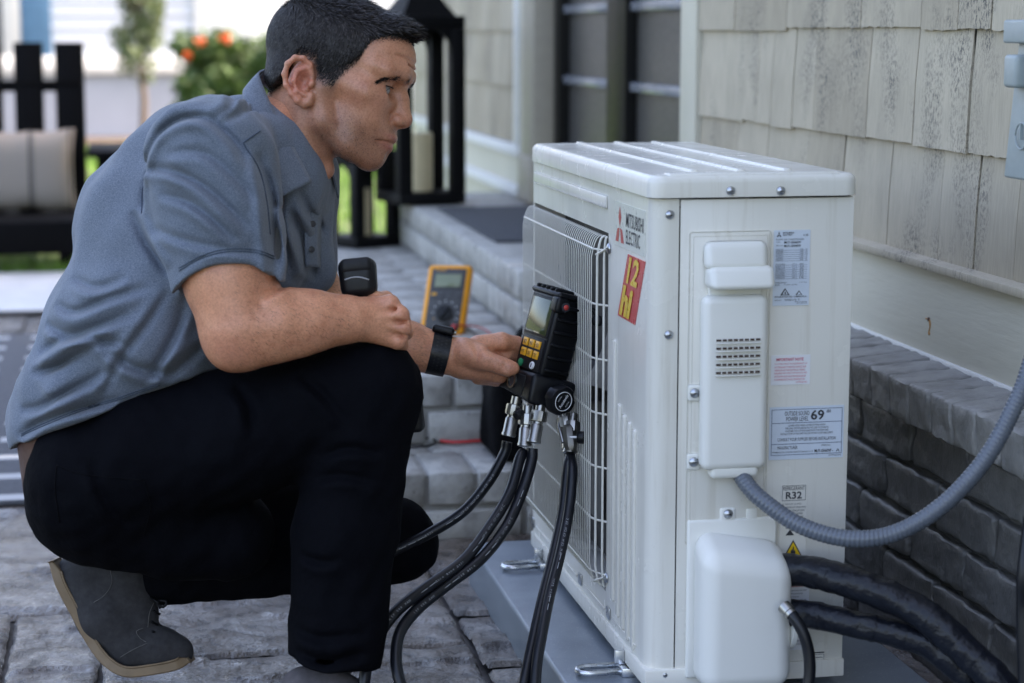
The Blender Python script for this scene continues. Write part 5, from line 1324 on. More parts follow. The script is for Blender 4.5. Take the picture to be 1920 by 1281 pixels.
def hairline(a):
    return np.interp(a, [-150, -84, -72, -64, -56, -22, -10, -4, 27, 33, 42, 54, 58, 84, 126, 150], [-70, -78, -62, -24, 4, 6, -14, -28, -27, -6, 12, 36, 72, 93, 112, 118])
sh = 1/(1+np.exp(-(Vh[:, 1]-hairline(Vh[:, 0])-3)/6)); sh *= (Vh[:, 0] < 150)*(np.abs(ab[:, 2]) < np.where(Vh[:, 1] > 4, 112, 93))
blend(hs, np.clip(sh*.9, 0, 1), (.030, .024, .022))
nape = 1/(1+np.exp(-(Vh[:, 1]-hairline(Vh[:, 0])+18)/9))*(Vh[:, 0] < 36)*(np.abs(ab[:, 2]) < 90); blend(hs, np.clip(nape*.45, 0, 1)*(1-np.exp(-(np.clip(Vh[:, 0]+4, 0, 40)/30))*0), (.10, .068, .055))
kz = np.zeros(o2-o1)
for q in kn: kz = np.maximum(kz, gz(Va, q+np.array([4, 0, 8]), (15, 13, 16)))
blend(slice(o1, o2), kz*.45, (.50, .19, .135))
blend(slice(o1, o2), gz(Va, P3(436, 660, 290), (40, 34, 60))*.4, (.52, .21, .15))
blend(slice(o2, o3), gz(Vb, P3(954, 688, -164), (8, 8, 6))*.8, (.60, .33, .26)); blend(slice(o2, o3), gz(Vb, P3(925, 690, -170), (50, 30, 40))*.3, (.50, .215, .15))
ca_ = body.data.color_attributes.new('tint', 'FLOAT_COLOR', 'POINT'); ca_.data.foreach_set('color', np.c_[tint, np.ones(len(tint))].astype(np.float32).ravel())
# eyes
for e in EYES:
    ex = lathe([(ER*math.sin(t)+1e-3, -ER*math.cos(t)) for t in np.linspace(0, math.pi, 17)], (0, 0, 0), (1, 0, 0), 24); V = np.array(ex[0])
    g = np.array([.90, -.16, .40*0]); 
    o = mesh('eye', to_world(head_to_cam(V+e)), ex[1], 'eye_white', man, True)
    gd = np.array([.955, -.20, .22]); gd /= np.linalg.norm(gd)
    V, Fc = lathe([(8.2, -.6), (7.8, .35), (4, 1.3), (.01, 1.7)], e+gd*(math.sqrt(ER**2-8.2**2)+.1), gd, 20)
    mesh('iris', to_world(head_to_cam(V)), Fc, 'iris_brown', o, True)
for e in EYES:
    s = np.sign(e[2]); ang = np.linspace(-.35, 1.15, 14); rr = math.sqrt((ER+3.6)**2-4.6**2)
    V, Fc = tube_geo(to_world(head_to_cam([e+np.array([rr*math.cos(t), 5.8+.16*(rr*math.cos(t)-4), s*rr*math.sin(t)]) for t in ang])), .0009, 6); mesh('eyelashes', V, Fc, 'hair', man, True)
# ---- hair: a close cap, then short strands over it
G_ = Field((-160, -100, -112), (168, 172, 112), 2.4)
G_.ell((-7, 42, 0), (139, 110, 91), 10); G_.ell((70, 70, 0), (67, 60, 73), 24); G_.ell((-60, -34, 0), (60, 58, 79), 20); G_.ell((84, 112, 0), (44, 33, 54), 20)
g = np.meshgrid(*[a.astype(np.float32) for a in G_.ax], indexing='ij', sparse=True)
cut = (hairline(g[0])-g[1]+2.2*np.sin(g[0]*.42+g[2]*.2)+1.6*np.sin(g[0]*.9+1+g[2]*.37))*.75+8; hp = G_.F; kk = 9
h_ = np.maximum(kk-np.abs(hp-cut), 0)/kk; G_.F = (np.maximum(hp, cut)+h_*h_*kk*.25).astype(np.float32)
for s in (-1, 1): G_.ell((-31, -40, s*94), (21, 38, 18), 4, 's')
Vg, Qg = G_.mesh(2); del G_
hair = fast_mesh('hair', to_world(head_to_cam(Vg)), Qg, 'hair_root', man, True)
def strands():
    tri = np.concatenate([Qg[:, [0, 1, 2]], Qg[:, [0, 2, 3]]]); a, b, c = (Vg[tri[:, i]] for i in range(3)); nr = np.cross(b-a, c-a); ar = np.linalg.norm(nr, axis=1); 
    rg = np.random.default_rng(21); N = 30000; pick = rg.choice(len(tri), N, p=ar/ar.sum()); u, v = rg.random((2, N, 1)); f = u+v > 1; u = np.where(f, 1-u, u); v = np.where(f, 1-v, v)
    Pp = a[pick]+u*(b-a)[pick]+v*(c-a)[pick]; n_ = nr[pick]/ar[pick][:, None]; cen = np.array([0, 38, 0]); n_ *= np.sign(((Pp-cen)*n_).sum(1))[:, None]
    gap = Pp[:, 1]-hairline(Pp[:, 0])
    keep = (gap > 1) & ((Pp-cen)*n_).sum(1).__gt__(20); Pp, n_, gap = Pp[keep], n_[keep], gap[keep]; N = len(Pp)
    whorl = np.array([-70, 120, 10.]); fl = Pp-whorl; fl[:, 0] += 20*(Pp[:, 1] > 60); fl /= np.linalg.norm(fl, axis=1)[:, None]
    topw = 1/(1+np.exp(-(Pp[:, 1]-88)/9))[:, None]; side = np.tile(np.array([-.25, -1, 0.]), (N, 1)); fwd = np.tile(np.array([.9, .35, 0.]), (N, 1))
    fl = fl*.5+topw*fwd+(1-topw)*side*.9; fl -= n_*(fl*n_).sum(1)[:, None]; fl /= np.linalg.norm(fl, axis=1)[:, None]+1e-6
    fr = np.clip((Pp[:, :1]-95)/30, 0, 1)*topw
    dr = fl*(.95-.55*fr)+n_*(.26+.20*topw+.8*fr)+rg.normal(size=(N, 3))*.20; dr /= np.linalg.norm(dr, axis=1)[:, None]
    ln_ = (7+11*topw[:, 0]+2*fr[:, 0])*(.55+.7*rg.random(N))*np.clip(.45+gap/40, .4, 1)
    wv = np.cross(dr, n_); wv /= np.linalg.norm(wv, axis=1)[:, None]+1e-6; wd = .75
    base = Pp-n_*1.5; mid = base+dr*ln_[:, None]*.55+n_*.5; tip = base+dr*ln_[:, None]-n_*.8*(1-fr)+fl*1.5
    V = np.stack([base-wv*wd, base+wv*wd, mid+wv*wd*.8, mid-wv*wd*.8, tip], 1).reshape(-1, 3); o = np.arange(N)*5
    W3 = to_world(head_to_cam(V)); lt = rg.random(N) < np.where(topw[:, 0] > .5, .22, .34)
    for mt, sel in (('hair', ~lt), ('hair_light', lt)):
        oo = np.arange(sel.sum())*5; VV = W3.reshape(N, 5, 3)[sel].reshape(-1, 3)
        x = mesh('hair_strands', VV, [(i, i+1, i+2, i+3) for i in oo]+[(i+3, i+2, i+4) for i in oo], mt, hair, True); x['kind'] = 'stuff'
strands()
def fuzz():
    """short clipped hairs growing straight from the skin so that the cut fades out"""
    rg = np.random.default_rng(31); gap = Vh[:, 1]-hairline(Vh[:, 0]); lim_ = np.where(Vh[:, 1] > 2, 112, 92)
    pr_ = np.clip((gap+9)/16, 0, 1)**1.6*(gap < 64)*(np.abs(Vh[:, 2]) < lim_)*(Vh[:, 0] < 140)*(Vh[:, 1] > -95)
    idx = np.flatnonzero(rg.random(len(Vh)) < pr_*.85); Pp = Vh[idx]+rg.normal(size=(len(idx), 3))*.5; N = len(idx)
    n_ = (Pp-np.array([0, 20, 0]))/np.array([130, 110, 88])**2; n_ /= np.linalg.norm(n_, axis=1)[:, None]
    d = np.tile(np.array([-.2, -.8, 0.]), (N, 1)); fr = (Pp[:, 0] > 50) & (Pp[:, 1] > 55); d[fr] = (.55, .8, 0); d -= n_*(d*n_).sum(1)[:, None]; d = d+n_*.45+rg.normal(size=(N, 3))*.22; d /= np.linalg.norm(d, axis=1)[:, None]
    w_ = np.cross(d, n_); w_ /= np.linalg.norm(w_, axis=1)[:, None]; L_ = (3.5+np.clip(gap[idx]+6, 0, 24)*.22)[:, None]*(.7+.6*rg.random((N, 1)))
    V = np.stack([Pp-w_*.55, Pp+w_*.55, Pp+d*L_], 1).reshape(-1, 3); x = mesh('hair_strands', to_world(head_to_cam(V)), np.arange(3*N).reshape(-1, 3).tolist(), 'hair', hair); x['kind'] = 'stuff'
fuzz()
def brows():
    rg = np.random.default_rng(5); V = []; Fc = []; 
    for s in (-1, 1):
        ctl = np.array([(137, 36, 10), (135, 39, 26), (122, 33, 50), (104, 20, 66), (92, 9, 71)]); C = catmull(ctl, 20); n = len(C)
        for i in range(480):
            t = rg.random(); k = int(t*(n-1)); p = C[k].copy(); tg = C[min(k+1, n-1)]-C[max(k-1, 0)]; tg /= np.linalg.norm(tg)
            p += np.array([0, 1, 0])*rg.normal()*(4.2*(1-.55*t)); p[2] *= s; tg = tg*np.array([1, 1, s]); d = tg*.9+np.array([.2, .35*(1-t), s*.15])+rg.normal(size=3)*.15; d /= np.linalg.norm(d)
            nn = np.array([.85, .1, .45*s]); p = p+nn*4.5; w_ = np.cross(d, nn)*.55; L_ = 7+4*rg.random(); o = len(V); V += [p-w_, p+w_, p+d*L_+nn*.8]; Fc.append((o, o+1, o+2))
    x = mesh('eyebrows', to_world(head_to_cam(V)), Fc, 'hair', hair)
brows()

def body_hair():
    """stubble on the jaw and fine hairs on the forearms"""
    rg = np.random.default_rng(77); V = []
    sel = np.flatnonzero((rg.random(o1) < np.clip(st-.25, 0, 1)*.34) & (Vh[:, 1] > -150) & (sh < .3)); p = Vh[sel]
    n_ = p-np.array([60, -60, 0]); n_ /= np.linalg.norm(n_, axis=1)[:, None]; d = n_*.6+np.array([.2, -.7, 0])+rg.normal(size=p.shape)*.3; d /= np.linalg.norm(d, axis=1)[:, None]; w_ = np.cross(d, n_); w_ /= np.linalg.norm(w_, axis=1)[:, None]+1e-6
    V.append(head_to_cam(np.stack([p-w_*.32, p+w_*.32, p+d*(1.6+1.6*rg.random((len(p), 1)))], 1).reshape(-1, 3)))
    for W_a, x0, x1, pr_ in ((Va, P3(450, 0, 230)[0], P3(690, 0, 190)[0], .055), (Vb, P3(620, 0, -195)[0], P3(800, 0, -205)[0], .06)):
        sel = np.flatnonzero((W_a[:, 0] > x0) & (W_a[:, 0] < x1) & (rg.random(len(W_a)) < pr_)); p = W_a[sel]; m_ = p[:, 0].argsort(); c_ = np.stack([p[:, 0], np.interp(p[:, 0], [x0, x1], [P3(0, 612, 230)[1], P3(0, 599, 190)[1]]) if W_a is Va else np.interp(p[:, 0], [x0, x1], [P3(0, 600, -195)[1], P3(0, 660, -205)[1]]), np.full(len(p), 225 if W_a is Va else -200)], 1)
        n_ = p-c_; n_ /= np.linalg.norm(n_, axis=1)[:, None]+1e-6; d = np.array([.75, .45, 0])+n_*.28+rg.normal(size=p.shape)*.25; d /= np.linalg.norm(d, axis=1)[:, None]; w_ = np.cross(d, n_); w_ /= np.linalg.norm(w_, axis=1)[:, None]+1e-6
        V.append(np.stack([p-w_*.22, p+w_*.22, p+d*(5+7*rg.random((len(p), 1)))], 1).reshape(-1, 3))
    V = np.concatenate(V); x = mesh('body_hair', to_world(V), np.arange(len(V)).reshape(-1, 3).tolist(), 'hair_light', hair); x['kind'] = 'stuff'
body_hair()
plain('nail_pink', (.62, .36, .29), .3)
nv, nf = lathe([(.1, 2.2), (3.5, 1.9), (6, 1.0), (7, -.5)], (0, 0, 0), (0, 0, 1), 18); nv = np.array(nv)*np.array([1.0, .82, 1.0]); ang_ = R(12)
nv = nv@np.array([[math.cos(ang_), math.sin(ang_), 0], [-math.sin(ang_), math.cos(ang_), 0], [0, 0, 1]])
mesh('thumbnail', to_world(nv+P3(957, 688, -162.5)), nf, 'nail_pink', man, True)
# ---- polo shirt
S_ = Field(P3(0, 110, 0)-[55, 0, 345], P3(690, 930, 0)+[0, 0, 375], 3.6)
for p, q, zs in (((480, 335, 0, 138), (395, 440, 0, 186), 1.06), ((395, 440, 0, 186), (258, 632, 0, 168), 1.12), ((258, 632, 0, 168), (160, 762, 0, 128), 1.25), ((160, 762, 0, 128), (118, 806, 0, 98), 1.5)):
    S_.cone(P3(*p[:3]), P3(*q[:3]), p[3], q[3], 34, zs=zs)
S_.cone(P3(372, 330, 20), P3(300, 430, 10), 140, 160, 30); S_.cone(P3(478, 285, 0), P3(462, 340, 0), 92, 112, 40); S_.cone(P3(462, 262, 50), P3(398, 302, 190), 66, 108, 40); S_.cone(P3(515, 300, -50), P3(556, 345, -185), 60, 84, 40)
S_.cone(P3(556, 360, -90), P3(566, 500, -90), 72, 62, 36)
S_.cone(P3(562, 350, -190), P3(578, 540, -205), 68, 58, 20, clip=lambda g: (g[1]-P3(0, 548, -200)[1])*.98)
def hemd(g):
    x = g[0]/(1-235/F)+960; y = g[1]/(1-235/F)+640.5; return (y-(500+((x-448)/104)**2*38))*.97
S_.cone(P3(398, 304, 205), P3(408, 400, 222), 116, 108, 30); S_.cone(P3(404, 370, 216), P3(431, 560, 238), 110, 97, 22, clip=hemd)
S_.cone(P3(430, 505, 232), P3(441, 600, 240), 78, 80, 4, 's')
# hem at the back
def shirt_hem(g):
    x = g[0]+960; y = g[1]+640.5; yl = np.where(x < 100, 808+(100-x)*.45, 808-(x-100)*.36); return (y-yl)*.93
sl, g = S_.sub(S_.lo, [a[-1] for a in S_.ax]); S_.F = np.maximum(S_.F, shirt_hem(g)).astype(np.float32)
ripple(S_, 3.0, 120, 8); ripple(S_, 1.3, 52, 8)
CR = [([(262, 404), (266, 345), (296, 276), (346, 232), (420, 226)], 5, 7, 120, 1), ([(300, 266), (362, 236), (412, 240), (458, 280), (488, 330)], 9, 9, 100, 1), ([(276, 322), (338, 330), (398, 356), (448, 398), (484, 440)], 8, 9, 100, 1),
      ([(318, 372), (378, 390), (424, 422), (462, 462)], 6, 8, 100, 1), ([(330, 300), (400, 300), (450, 335), (500, 390)], 6, 9, 100, 1), ([(258, 400), (282, 452), (306, 486), (330, 520)], 10, 10, 40, -1), ([(300, 430), (350, 452), (420, 470), (500, 478)], 4, 8, 120, 1),
      ([(352, 510), (400, 486), (450, 480), (512, 492)], 2.2, 3.2, 150, 1),
      ([(79, 606), (131, 626), (200, 612), (262, 588)], 8, 9, None, 1), ([(66, 662), (114, 640), (190, 634), (260, 650)], 8, 9, None, 1), ([(57, 702), (109, 688), (176, 655), (230, 640)], 7, 9, None, -1), ([(36, 770), (87, 760), (150, 728), (220, 690)], 8, 10, None, 1), ([(31, 822), (80, 792), (150, 768), (230, 746)], 8, 9, None, 1),
      ([(100, 570), (150, 585), (220, 560), (290, 540)], 6, 9, None, 1), ([(130, 520), (190, 540), (250, 520)], 5, 9, None, 1), ([(330, 545), (290, 610), (240, 680), (200, 750)], 5, 8, 40, 1), ([(360, 560), (340, 620), (310, 680), (280, 720)], 6, 9, 40, -1), ([(390, 640), (350, 680), (310, 712)], 6, 9, 40, 1), ([(200, 640), (270, 690), (340, 700)], 6, 10, 40, 1),
      ([(540, 390), (556, 440), (572, 520)], 8, 8, None, 1), ([(500, 300), (520, 370), (528, 450), (532, 530)], 8, 9, None, 1), ([(556, 350), (575, 400), (590, 430)], 6, 7, None, 1), ([(480, 170), (470, 220), (440, 250)], 5, 8, None, 1), ([(440, 175), (452, 215), (420, 245)], 4, 8, None, 1), ([(300, 240), (340, 205), (400, 190)], 4, 9, None, 1)]
for pts, dp, wd, c0, sd_ in CR: S_.crease([P3(x, y, (c0 or 60)+80) for x, y in pts], dp*(2.2 if c0 is None else 2.0), wd*.9, c0, sd_)
Vs, Qs = S_.mesh(2); del S_
shirt = fast_mesh('polo_shirt', to_world(Vs), Qs, 'shirt_cloth', man, True)
def ribbon(name, A_, B2, mat, parent, th=3, n=10, m_=6, belly=0):
    A_ = catmull([P3(*p) for p in A_], n); B2 = catmull([P3(*p) for p in B2], n); k = len(A_); V = []
    for i in range(k):
        for j in range(m_+1):
            t = j/m_; V.append(A_[i]*(1-t)+B2[i]*t+np.array([0, 0, belly*math.sin(math.pi*t)]))
    Fc = [(i*(m_+1)+j, i*(m_+1)+j+1, (i+1)*(m_+1)+j+1, (i+1)*(m_+1)+j) for i in range(k-1) for j in range(m_)]
    o = mesh(name, to_world(V), Fc, mat, parent, True); md = o.modifiers.new('thick', 'SOLIDIFY'); md.thickness = th*U0; md.offset = 0; return o
ribbon('collar', [(498, 130, -20), (486, 140, 40), (500, 180, 82), (524, 228, 98), (553, 282, 104), (584, 341, 104)], [(470, 160, -20), (456, 174, 76), (462, 224, 128), (481, 280, 156), (504, 328, 164), (529, 369, 160)], 'shirt_cloth', shirt, 4, 10, 8, 6)
ribbon('collar', [(498, 130, -20), (512, 140, -56), (560, 205, -82), (604, 280, -64), (622, 318, -34)], [(474, 156, -20), (500, 165, -78), (572, 242, -112), (630, 300, -98), (634, 372, -70)], 'shirt_cloth', shirt, 4, 10, 6, -4)
ribbon('placket', [(590, 338, 20), (578, 390, 40), (572, 440, 52), (574, 500, 40)], [(612, 345, -20), (604, 395, -6), (600, 445, 4), (600, 502, -6)], 'shirt_cloth', shirt, 3, 8, 3)
for px, py, c in ((590, 372, 34), (586, 420, 46), (584, 468, 46)):
    w0 = to_world([P3(px, py, c)])[0]; lathed('button', [(.0048, 0), (.0048, .0014), (.003, .002)], w0, -FW+RT*.5, 'button_dark', shirt, 14)
# stitching laid on the cloth
from mathutils.bvhtree import BVHTree
def on_cloth(o):
    b = BVHTree.FromPolygons([v.co[:] for v in o.data.vertices], [p.vertices[:] for p in o.data.polygons])
    def f(px, py):
        h_ = b.ray_cast(Vector(CAM), Vector(ray(px, py)).normalized()); return None if h_[0] is None else np.array(h_[0]+h_[1].normalized()*.0007)
    return f
def stitch(f, name, pts, parent, mat, r_=.0007):
    P = [f(*q[:2]) for q in catmull([(x, y, 0) for x, y in pts], 10)]; P = [q for q in P if q is not None]
    keep = [P[0]]
    for q in P[1:]:
        if np.linalg.norm(q-keep[-1]) < .03: keep.append(q)
    if len(keep) > 3: V, Fc = tube_geo(np.array(keep), r_, 5); mesh(name, V, Fc, mat, parent, True)
plain('thread_navy', (.05, .07, .105), .9)
fs = on_cloth(shirt)
for dy in (0, 5): stitch(fs, 'hem_stitch', [(336, 508-dy), (380, 484-dy), (430, 472-dy), (480, 474-dy), (514, 486-dy)], shirt, 'thread_navy')
stitch(fs, 'seam', [(266, 400), (268, 350), (290, 285), (335, 232), (400, 196)], shirt, 'thread_navy', .0009)
stitch(fs, 'seam', [(488, 246), (470, 258), (456, 268)], shirt, 'thread_navy', .0009)
stitch(fs, 'seam', [(456, 268), (486, 320), (500, 380), (506, 440)], shirt, 'thread_navy', .0009)
stitch(fs, 'seam', [(318, 515), (290, 570), (262, 625), (225, 690), (190, 750)], shirt, 'thread_navy', .0009)
for dy in (0, 4): stitch(fs, 'hem_stitch', [(40, 818-dy), (80, 800-dy), (140, 776-dy), (220, 750-dy), (300, 722-dy)], shirt, 'thread_navy')
# ---- trousers and belt
T_ = Field(P3(30, 590, 0)-[40, 0, 345], P3(860, 1310, 0)+[0, 0, 345], 4.2)
T_.F[:] = 60
bn = np.array([.47, -.883]); bp = np.array([70, 868])
T_.cone(P3(165, 850, 0), P3(185, 930, 0), 118, 130, 30, zs=1.4)
T_.cone(P3(195, 885, 80), P3(450, 815, 105), 138, 116, 30); T_.cone(P3(450, 815, 105), P3(688, 736, 112), 116, 100, 26)
T_.cone(P3(690, 742, 112), P3(646, 1000, 112), 97, 92, 24); T_.cone(P3(646, 1000, 112), P3(626, 1252, 112), 92, 82, 24)
T_.cone(P3(205, 935, -110), P3(742, 1004, -215), 124, 74, 30); T_.cone(P3(750, 1028, -215), P3(285, 1078, -150), 70, 62, 26); T_.ball(P3(755, 1018, -212), 68, 16)
T_.cone(P3(260, 960, 40), P3(420, 1000, 0), 110, 95, 40)
sl, g = T_.sub(T_.lo, [a[-1] for a in T_.ax]); X_p, Y_p = g[0]+960, g[1]+640.5; qb = (X_p-62)*.892+(Y_p-905)*.452
T_.F = np.maximum(T_.F, np.where(X_p < 118, -qb-4, -99)).astype(np.float32); T_.F = np.maximum(T_.F, np.where(X_p < 400, (808-(X_p-100)*.36-30)-Y_p, -99)).astype(np.float32)
T_.F = np.maximum(T_.F, (g[1]-P3(0, 1226, 112)[1]-(g[0]-P3(550, 0, 112)[0])*.16)*.98).astype(np.float32)
ripple(T_, 3.5, 150, 8); ripple(T_, 1.2, 50, 6)
for pts, dp, wd in (([(560, 700), (610, 740), (650, 790)], 7, 10), ([(600, 860), (650, 840), (720, 850)], 7, 9), ([(590, 900), (640, 890), (715, 905)], 6, 9), ([(548, 1180), (600, 1196), (690, 1188)], 7, 10), ([(556, 1222), (610, 1240), (690, 1226)], 7, 9), ([(180, 860), (200, 930), (240, 990)], 5, 9), ([(560, 1040), (600, 1052), (640, 1048)], 6, 9), ([(440, 720), (470, 760), (480, 820)], 7, 10)): T_.crease([P3(x, y, 180) for x, y in pts], dp*1.8, wd*.9, 40)
Vt, Qt = T_.mesh(2); del T_
trou = fast_mesh('trousers', to_world(Vt), Qt, 'trouser_cloth', man, True)
plain('thread_dark', (.0035, .0035, .005), .95, Specular_IOR_Level=.1)
ft = on_cloth(trou)
stitch(ft, 'pocket_stitch', [(106, 872), (160, 890), (270, 900)], trou, 'thread_dark'); stitch(ft, 'pocket_stitch', [(106, 872), (104, 920), (112, 980)], trou, 'thread_dark'); stitch(ft, 'pocket_stitch', [(270, 900), (282, 950), (270, 1000)], trou, 'thread_dark')
E_ = Field(P3(20, 760, 0)-[40, 0, 230], P3(320, 960, 0)+[0, 0, 230], 3.0)
E_.cone(P3(152, 815, 0), P3(178, 900, 0), 116, 130, 20, zs=1.42)
sl, g = E_.sub(E_.lo, [a[-1] for a in E_.ax]); q = (g[0]+960-62)*.892+(g[1]+640.5-905)*.452; E_.F = np.maximum(np.maximum(E_.F, np.abs(q+18)-24), g[0]+960-135); E_.F = np.maximum(E_.F, (808+np.where(g[0]+960 < 100, (100-(g[0]+960))*.45, (100-(g[0]+960))*.36)-4)-(g[1]+640.5)).astype(np.float32)
E_.F = E_.F.astype(np.float32); Ve, Qe = E_.mesh(1); del E_
belt = fast_mesh('belt', to_world(Ve), Qe, 'leather_brown', man, True)
# ---- shoes
def shoe(name, upper, path, widths, c, mat, label, laces, th=19, sign=1):
    pts = skel(upper[0]); fl = Field(*lim([skel(u) for u in upper], 64), 2.4)
    for u in upper: fl.chain(skel(u), 16, zs=.82)
    V, Q = fl.mesh(2); s = fast_mesh(name, to_world(V), Q, mat, man, True)
    C = catmull([P3(x, y, c) for x, y in path], 6); Wd = np.interp(np.linspace(0, 1, len(C)), np.linspace(0, 1, len(widths)), widths); t = np.gradient(C, axis=0); t /= np.linalg.norm(t, axis=1)[:, None]; nr = np.stack([t[:, 1], -t[:, 0], 0*t[:, 0]], 1)*sign; V = []
    for i in range(len(C)):
        for a, b in ((0, -1), (0, 1), (1, 1.0), (1, -1.0)): V.append(C[i]+nr[i]*th*a*min(1, .45+.2*min(i, len(C)-1-i))+np.array([0, 0, b*Wd[i]]))
    n = len(C); Fc = [(4*i+j, 4*i+(j+1) % 4, 4*i+4+(j+1) % 4, 4*i+4+j) for i in range(n-1) for j in range(4)]+[(0, 1, 2, 3), (4*n-1, 4*n-2, 4*n-3, 4*n-4)]
    o = mesh('sole', to_world(V), Fc, 'gum_sole', s, True, 50); md = o.modifiers.new('round', 'BEVEL'); md.width = .003; md.segments = 2
    W2 = [C[i]+nr[i]*(th+1.0)+np.array([0, 0, Wd[i]*1.0]) for i in range(3, n-3)]; V, Fc = tube_geo(to_world(W2), .0016, 6); mesh('welt', V, Fc, 'gum_sole', s, True)
    for L_ in laces: V, Fc = tube_geo(catmull(to_world([P3(*p) for p in L_]), 5), .0022, 6); mesh('lace', V, Fc, 'strap_black' if mat == 'suede_grey' else mat, s, True)
    return s
cR = -125
shoe('shoe', [[(152, 1082, cR, 48), (200, 1152, cR, 56), (246, 1206, cR, 46)], [(244, 1214, cR, 40), (300, 1216, cR, 38), (332, 1222, cR, 31)], [(175, 1072, cR, 48), (236, 1088, cR, 50), (262, 1150, cR, 36)]],
     [(98, 1050), (112, 1095), (140, 1150), (170, 1205), (202, 1243), (243, 1263), (300, 1258), (340, 1250), (361, 1238)], [34, 38, 36, 34, 40, 46, 46, 40, 26], cR, 'suede_grey', None,
     [[(284, 1122, cR+18), (296, 1130, cR+28), (300, 1140, cR+10)], [(288, 1146, cR+20), (300, 1152, cR+10)], [(284, 1166, cR+24), (297, 1172, cR+8)], [(286, 1184, cR+26), (300, 1190, cR+8)], [(290, 1126, cR+20), (312, 1128, cR+24), (306, 1138, cR+26), (292, 1132, cR+22)]], 19, 1)
plain('thread_pale', (.11, .105, .10), .9)
fsh = on_cloth([o for o in man.children if o.name.startswith('shoe')][0]); rs = [o for o in man.children if o.name.startswith('shoe')][0]
for pts in ([(205, 1058), (210, 1092), (196, 1116), (176, 1130)], [(268, 1178), (256, 1184), (262, 1196), (274, 1204)], [(226, 1232), (250, 1218), (276, 1206)], [(288, 1130), (280, 1150), (277, 1176)]): stitch(fsh, 'stitching', pts, rs, 'thread_pale', .0006)
cF = 118
gy = None
for yy in range(1280, 1420):
    if to_world([P3(620, yy, cF)])[0][2] <= .001: gy = yy; break
gy = gy or 1345
shoe('shoe', [[(560, gy-66, cF, 46), (640, gy-60, cF, 46), (716, gy-42, cF, 31), (758, gy-38, cF, 26)], [(572, gy-92, cF, 48), (625, gy-84, cF, 46), (690, gy-70, cF, 32)]],
     [(516, gy-4), (540, gy-2), (600, gy-2), (680, gy-1), (750, gy-1), (786, gy-8)], [28, 36, 36, 44, 40, 18], cF, 'suede_mauve', None,
     [[(640, gy-108+i*4, cF+16), (652+i*12, gy-104+i*7, cF+34), (660+i*13, gy-92+i*6, cF+38)] for i in range(4)], 20, 1)
# ---- things he holds or wears
def blk(name, c, half, ax, mat, parent, bev, seg=4, taper=0, angle=60):
    """rounded block given in figure units: centre, half sizes, long axis direction in the picture"""
    ax = np.array(ax, float); ax /= np.linalg.norm(ax); ex = np.array([-ax[1], ax[0], 0]); ez = np.array([0, 0, 1.]); ez = ez-ax*(ez@ax); ez /= np.linalg.norm(ez); ex = np.cross(ax, ez)
    bm = bmesh.new(); r_ = bmesh.ops.create_cube(bm, size=2)
    for v in r_['verts']:
        q = c+ex*v.co.x*half[0]*(1+taper*v.co.y)+ax*v.co.y*half[1]+ez*v.co.z*half[2]; v.co = Vector(to_world([q])[0])
    bmesh.ops.recalc_face_normals(bm, faces=bm.faces); bm.normal_update(); bmesh.ops.bevel(bm, geom=list(bm.edges), offset=bev*U0, segments=seg, profile=.5, affect='EDGES'); return from_bm(name, bm, mat, parent, True, angle)
tax = P3(772, 745, 20)-P3(672, 520, 128); tax = np.array([.30, .95, -.30])
tool = empty('handheld_tool', tuple(to_world([P3(700, 600, 128)])[0]), 'black handheld power tool gripped upright over the raised knee', 'power tool')
hd = P3(672, 522, 128)
blk('tool_head', hd, (33, 36, 36), (.10, .99, 0), 'device_black', tool, 17, 5, -.05)
blk('tool_cap', hd+np.array([-2, -22, 4]), (29, 14, 34), (.10, .99, 0), 'device_dark', tool, 10, 4)
V, Fc = tube_geo(to_world([hd+np.array([-22+44*t, 4-5*math.sin(t*math.pi), 37]) for t in np.linspace(0, 1, 9)]), .0012, 6); mesh('head_seam', V, Fc, 'grey_print', tool, True)
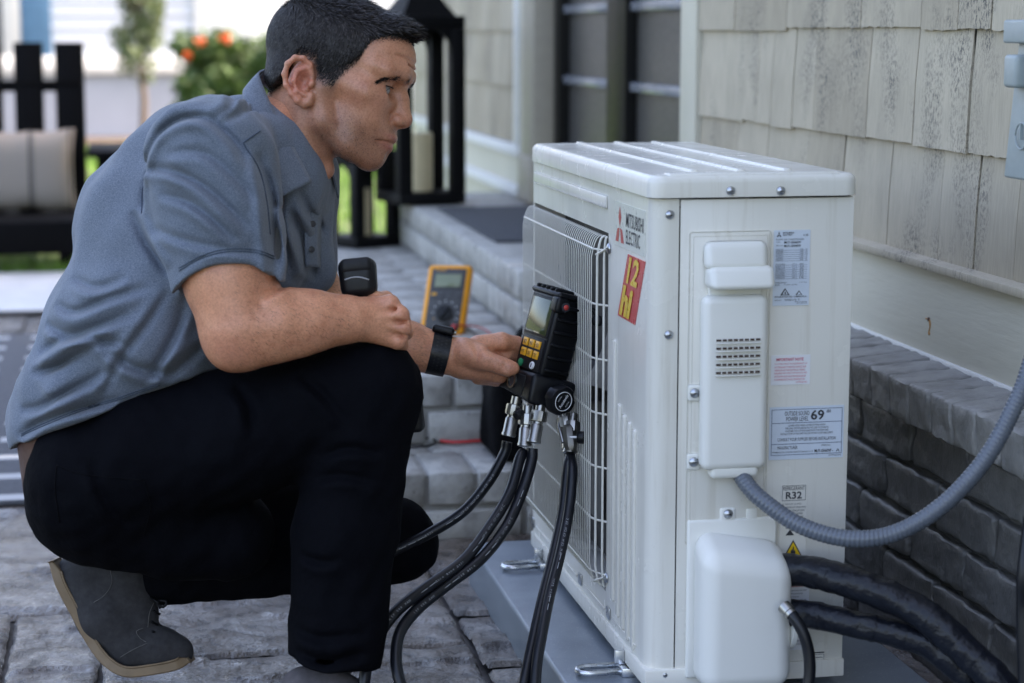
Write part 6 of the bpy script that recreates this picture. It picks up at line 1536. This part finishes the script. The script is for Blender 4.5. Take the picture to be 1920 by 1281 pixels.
V, Fc = tube_geo(catmull(to_world([hd+np.array([6, 26, -2]), P3(694, 585, 122), P3(716, 640, 96), P3(745, 690, 60)]), 6), .0185, 14); mesh('tool_grip', V, Fc, 'device_black', tool, True)
blk('battery', P3(756, 748, 2), (34, 64, 44), (.10, .99, 0), 'device_black', tool, 9, 4)
blk('battery_latch', P3(782, 722, 22), (9, 30, 18), (.14, .99, 0), 'device_dark', tool, 5, 3)
wt = empty('wristwatch', tuple(to_world([P3(822, 630, -205)])[0]), 'black perforated sports watch on the outstretched wrist', 'watch')
wc = P3(822, 663, -209); wa = P3(852, 670, -212)-P3(780, 654, -204); wa /= np.linalg.norm(wa); wu = np.array([0, -1., 0]); wu -= wa*(wu@wa); wu /= np.linalg.norm(wu); wv_ = np.cross(wa, wu)
V = []; n = 40
for k in range(n):
    t = 2*math.pi*k/n; d_ = wu*math.cos(t)+wv_*math.sin(t)
    for s, r_ in ((-19, 39), (19, 38), (18, 43.5), (-18, 44.5)): V.append(wc+wa*s+d_*r_)
Fc = [(4*k+j, 4*k+(j+1) % 4, 4*((k+1) % n)+(j+1) % 4, 4*((k+1) % n)+j) for k in range(n) for j in range(4)]
bd = mesh('watch_band', to_world(V), Fc, 'rubber', wt, True, 40)
for i in range(-6, 7):
    for s in (-8.5, 0, 8.5):
        t = math.pi/2*np.sign(wv_[2])+i*.17+(.085 if s == 0 else 0); d_ = wu*math.cos(t)+wv_*math.sin(t); V, Fc = lathe([(2.1, 0), (2.1, .35), (.1, .36)], wc+wa*s+d_*44.0, d_, 8); mesh('band_hole', to_world(V), Fc, 'cavity', bd)
cc_ = wc+wu*47+np.array([0, 0, 2.])
blk('watch_case', cc_, (22, 8, 24), wu, 'device_black', wt, 6, 4); blk('watch_glass', cc_+wu*7.5, (18, 2, 20), wu, 'window_glass', wt, 1.5, 3)
lathed('watch_crown', [(.003, 0), (.003, .003)], to_world([cc_+wa*22])[0], to_world([cc_+wa*23])[0]-to_world([cc_+wa*22])[0], 'brass_chrome', wt, 12)
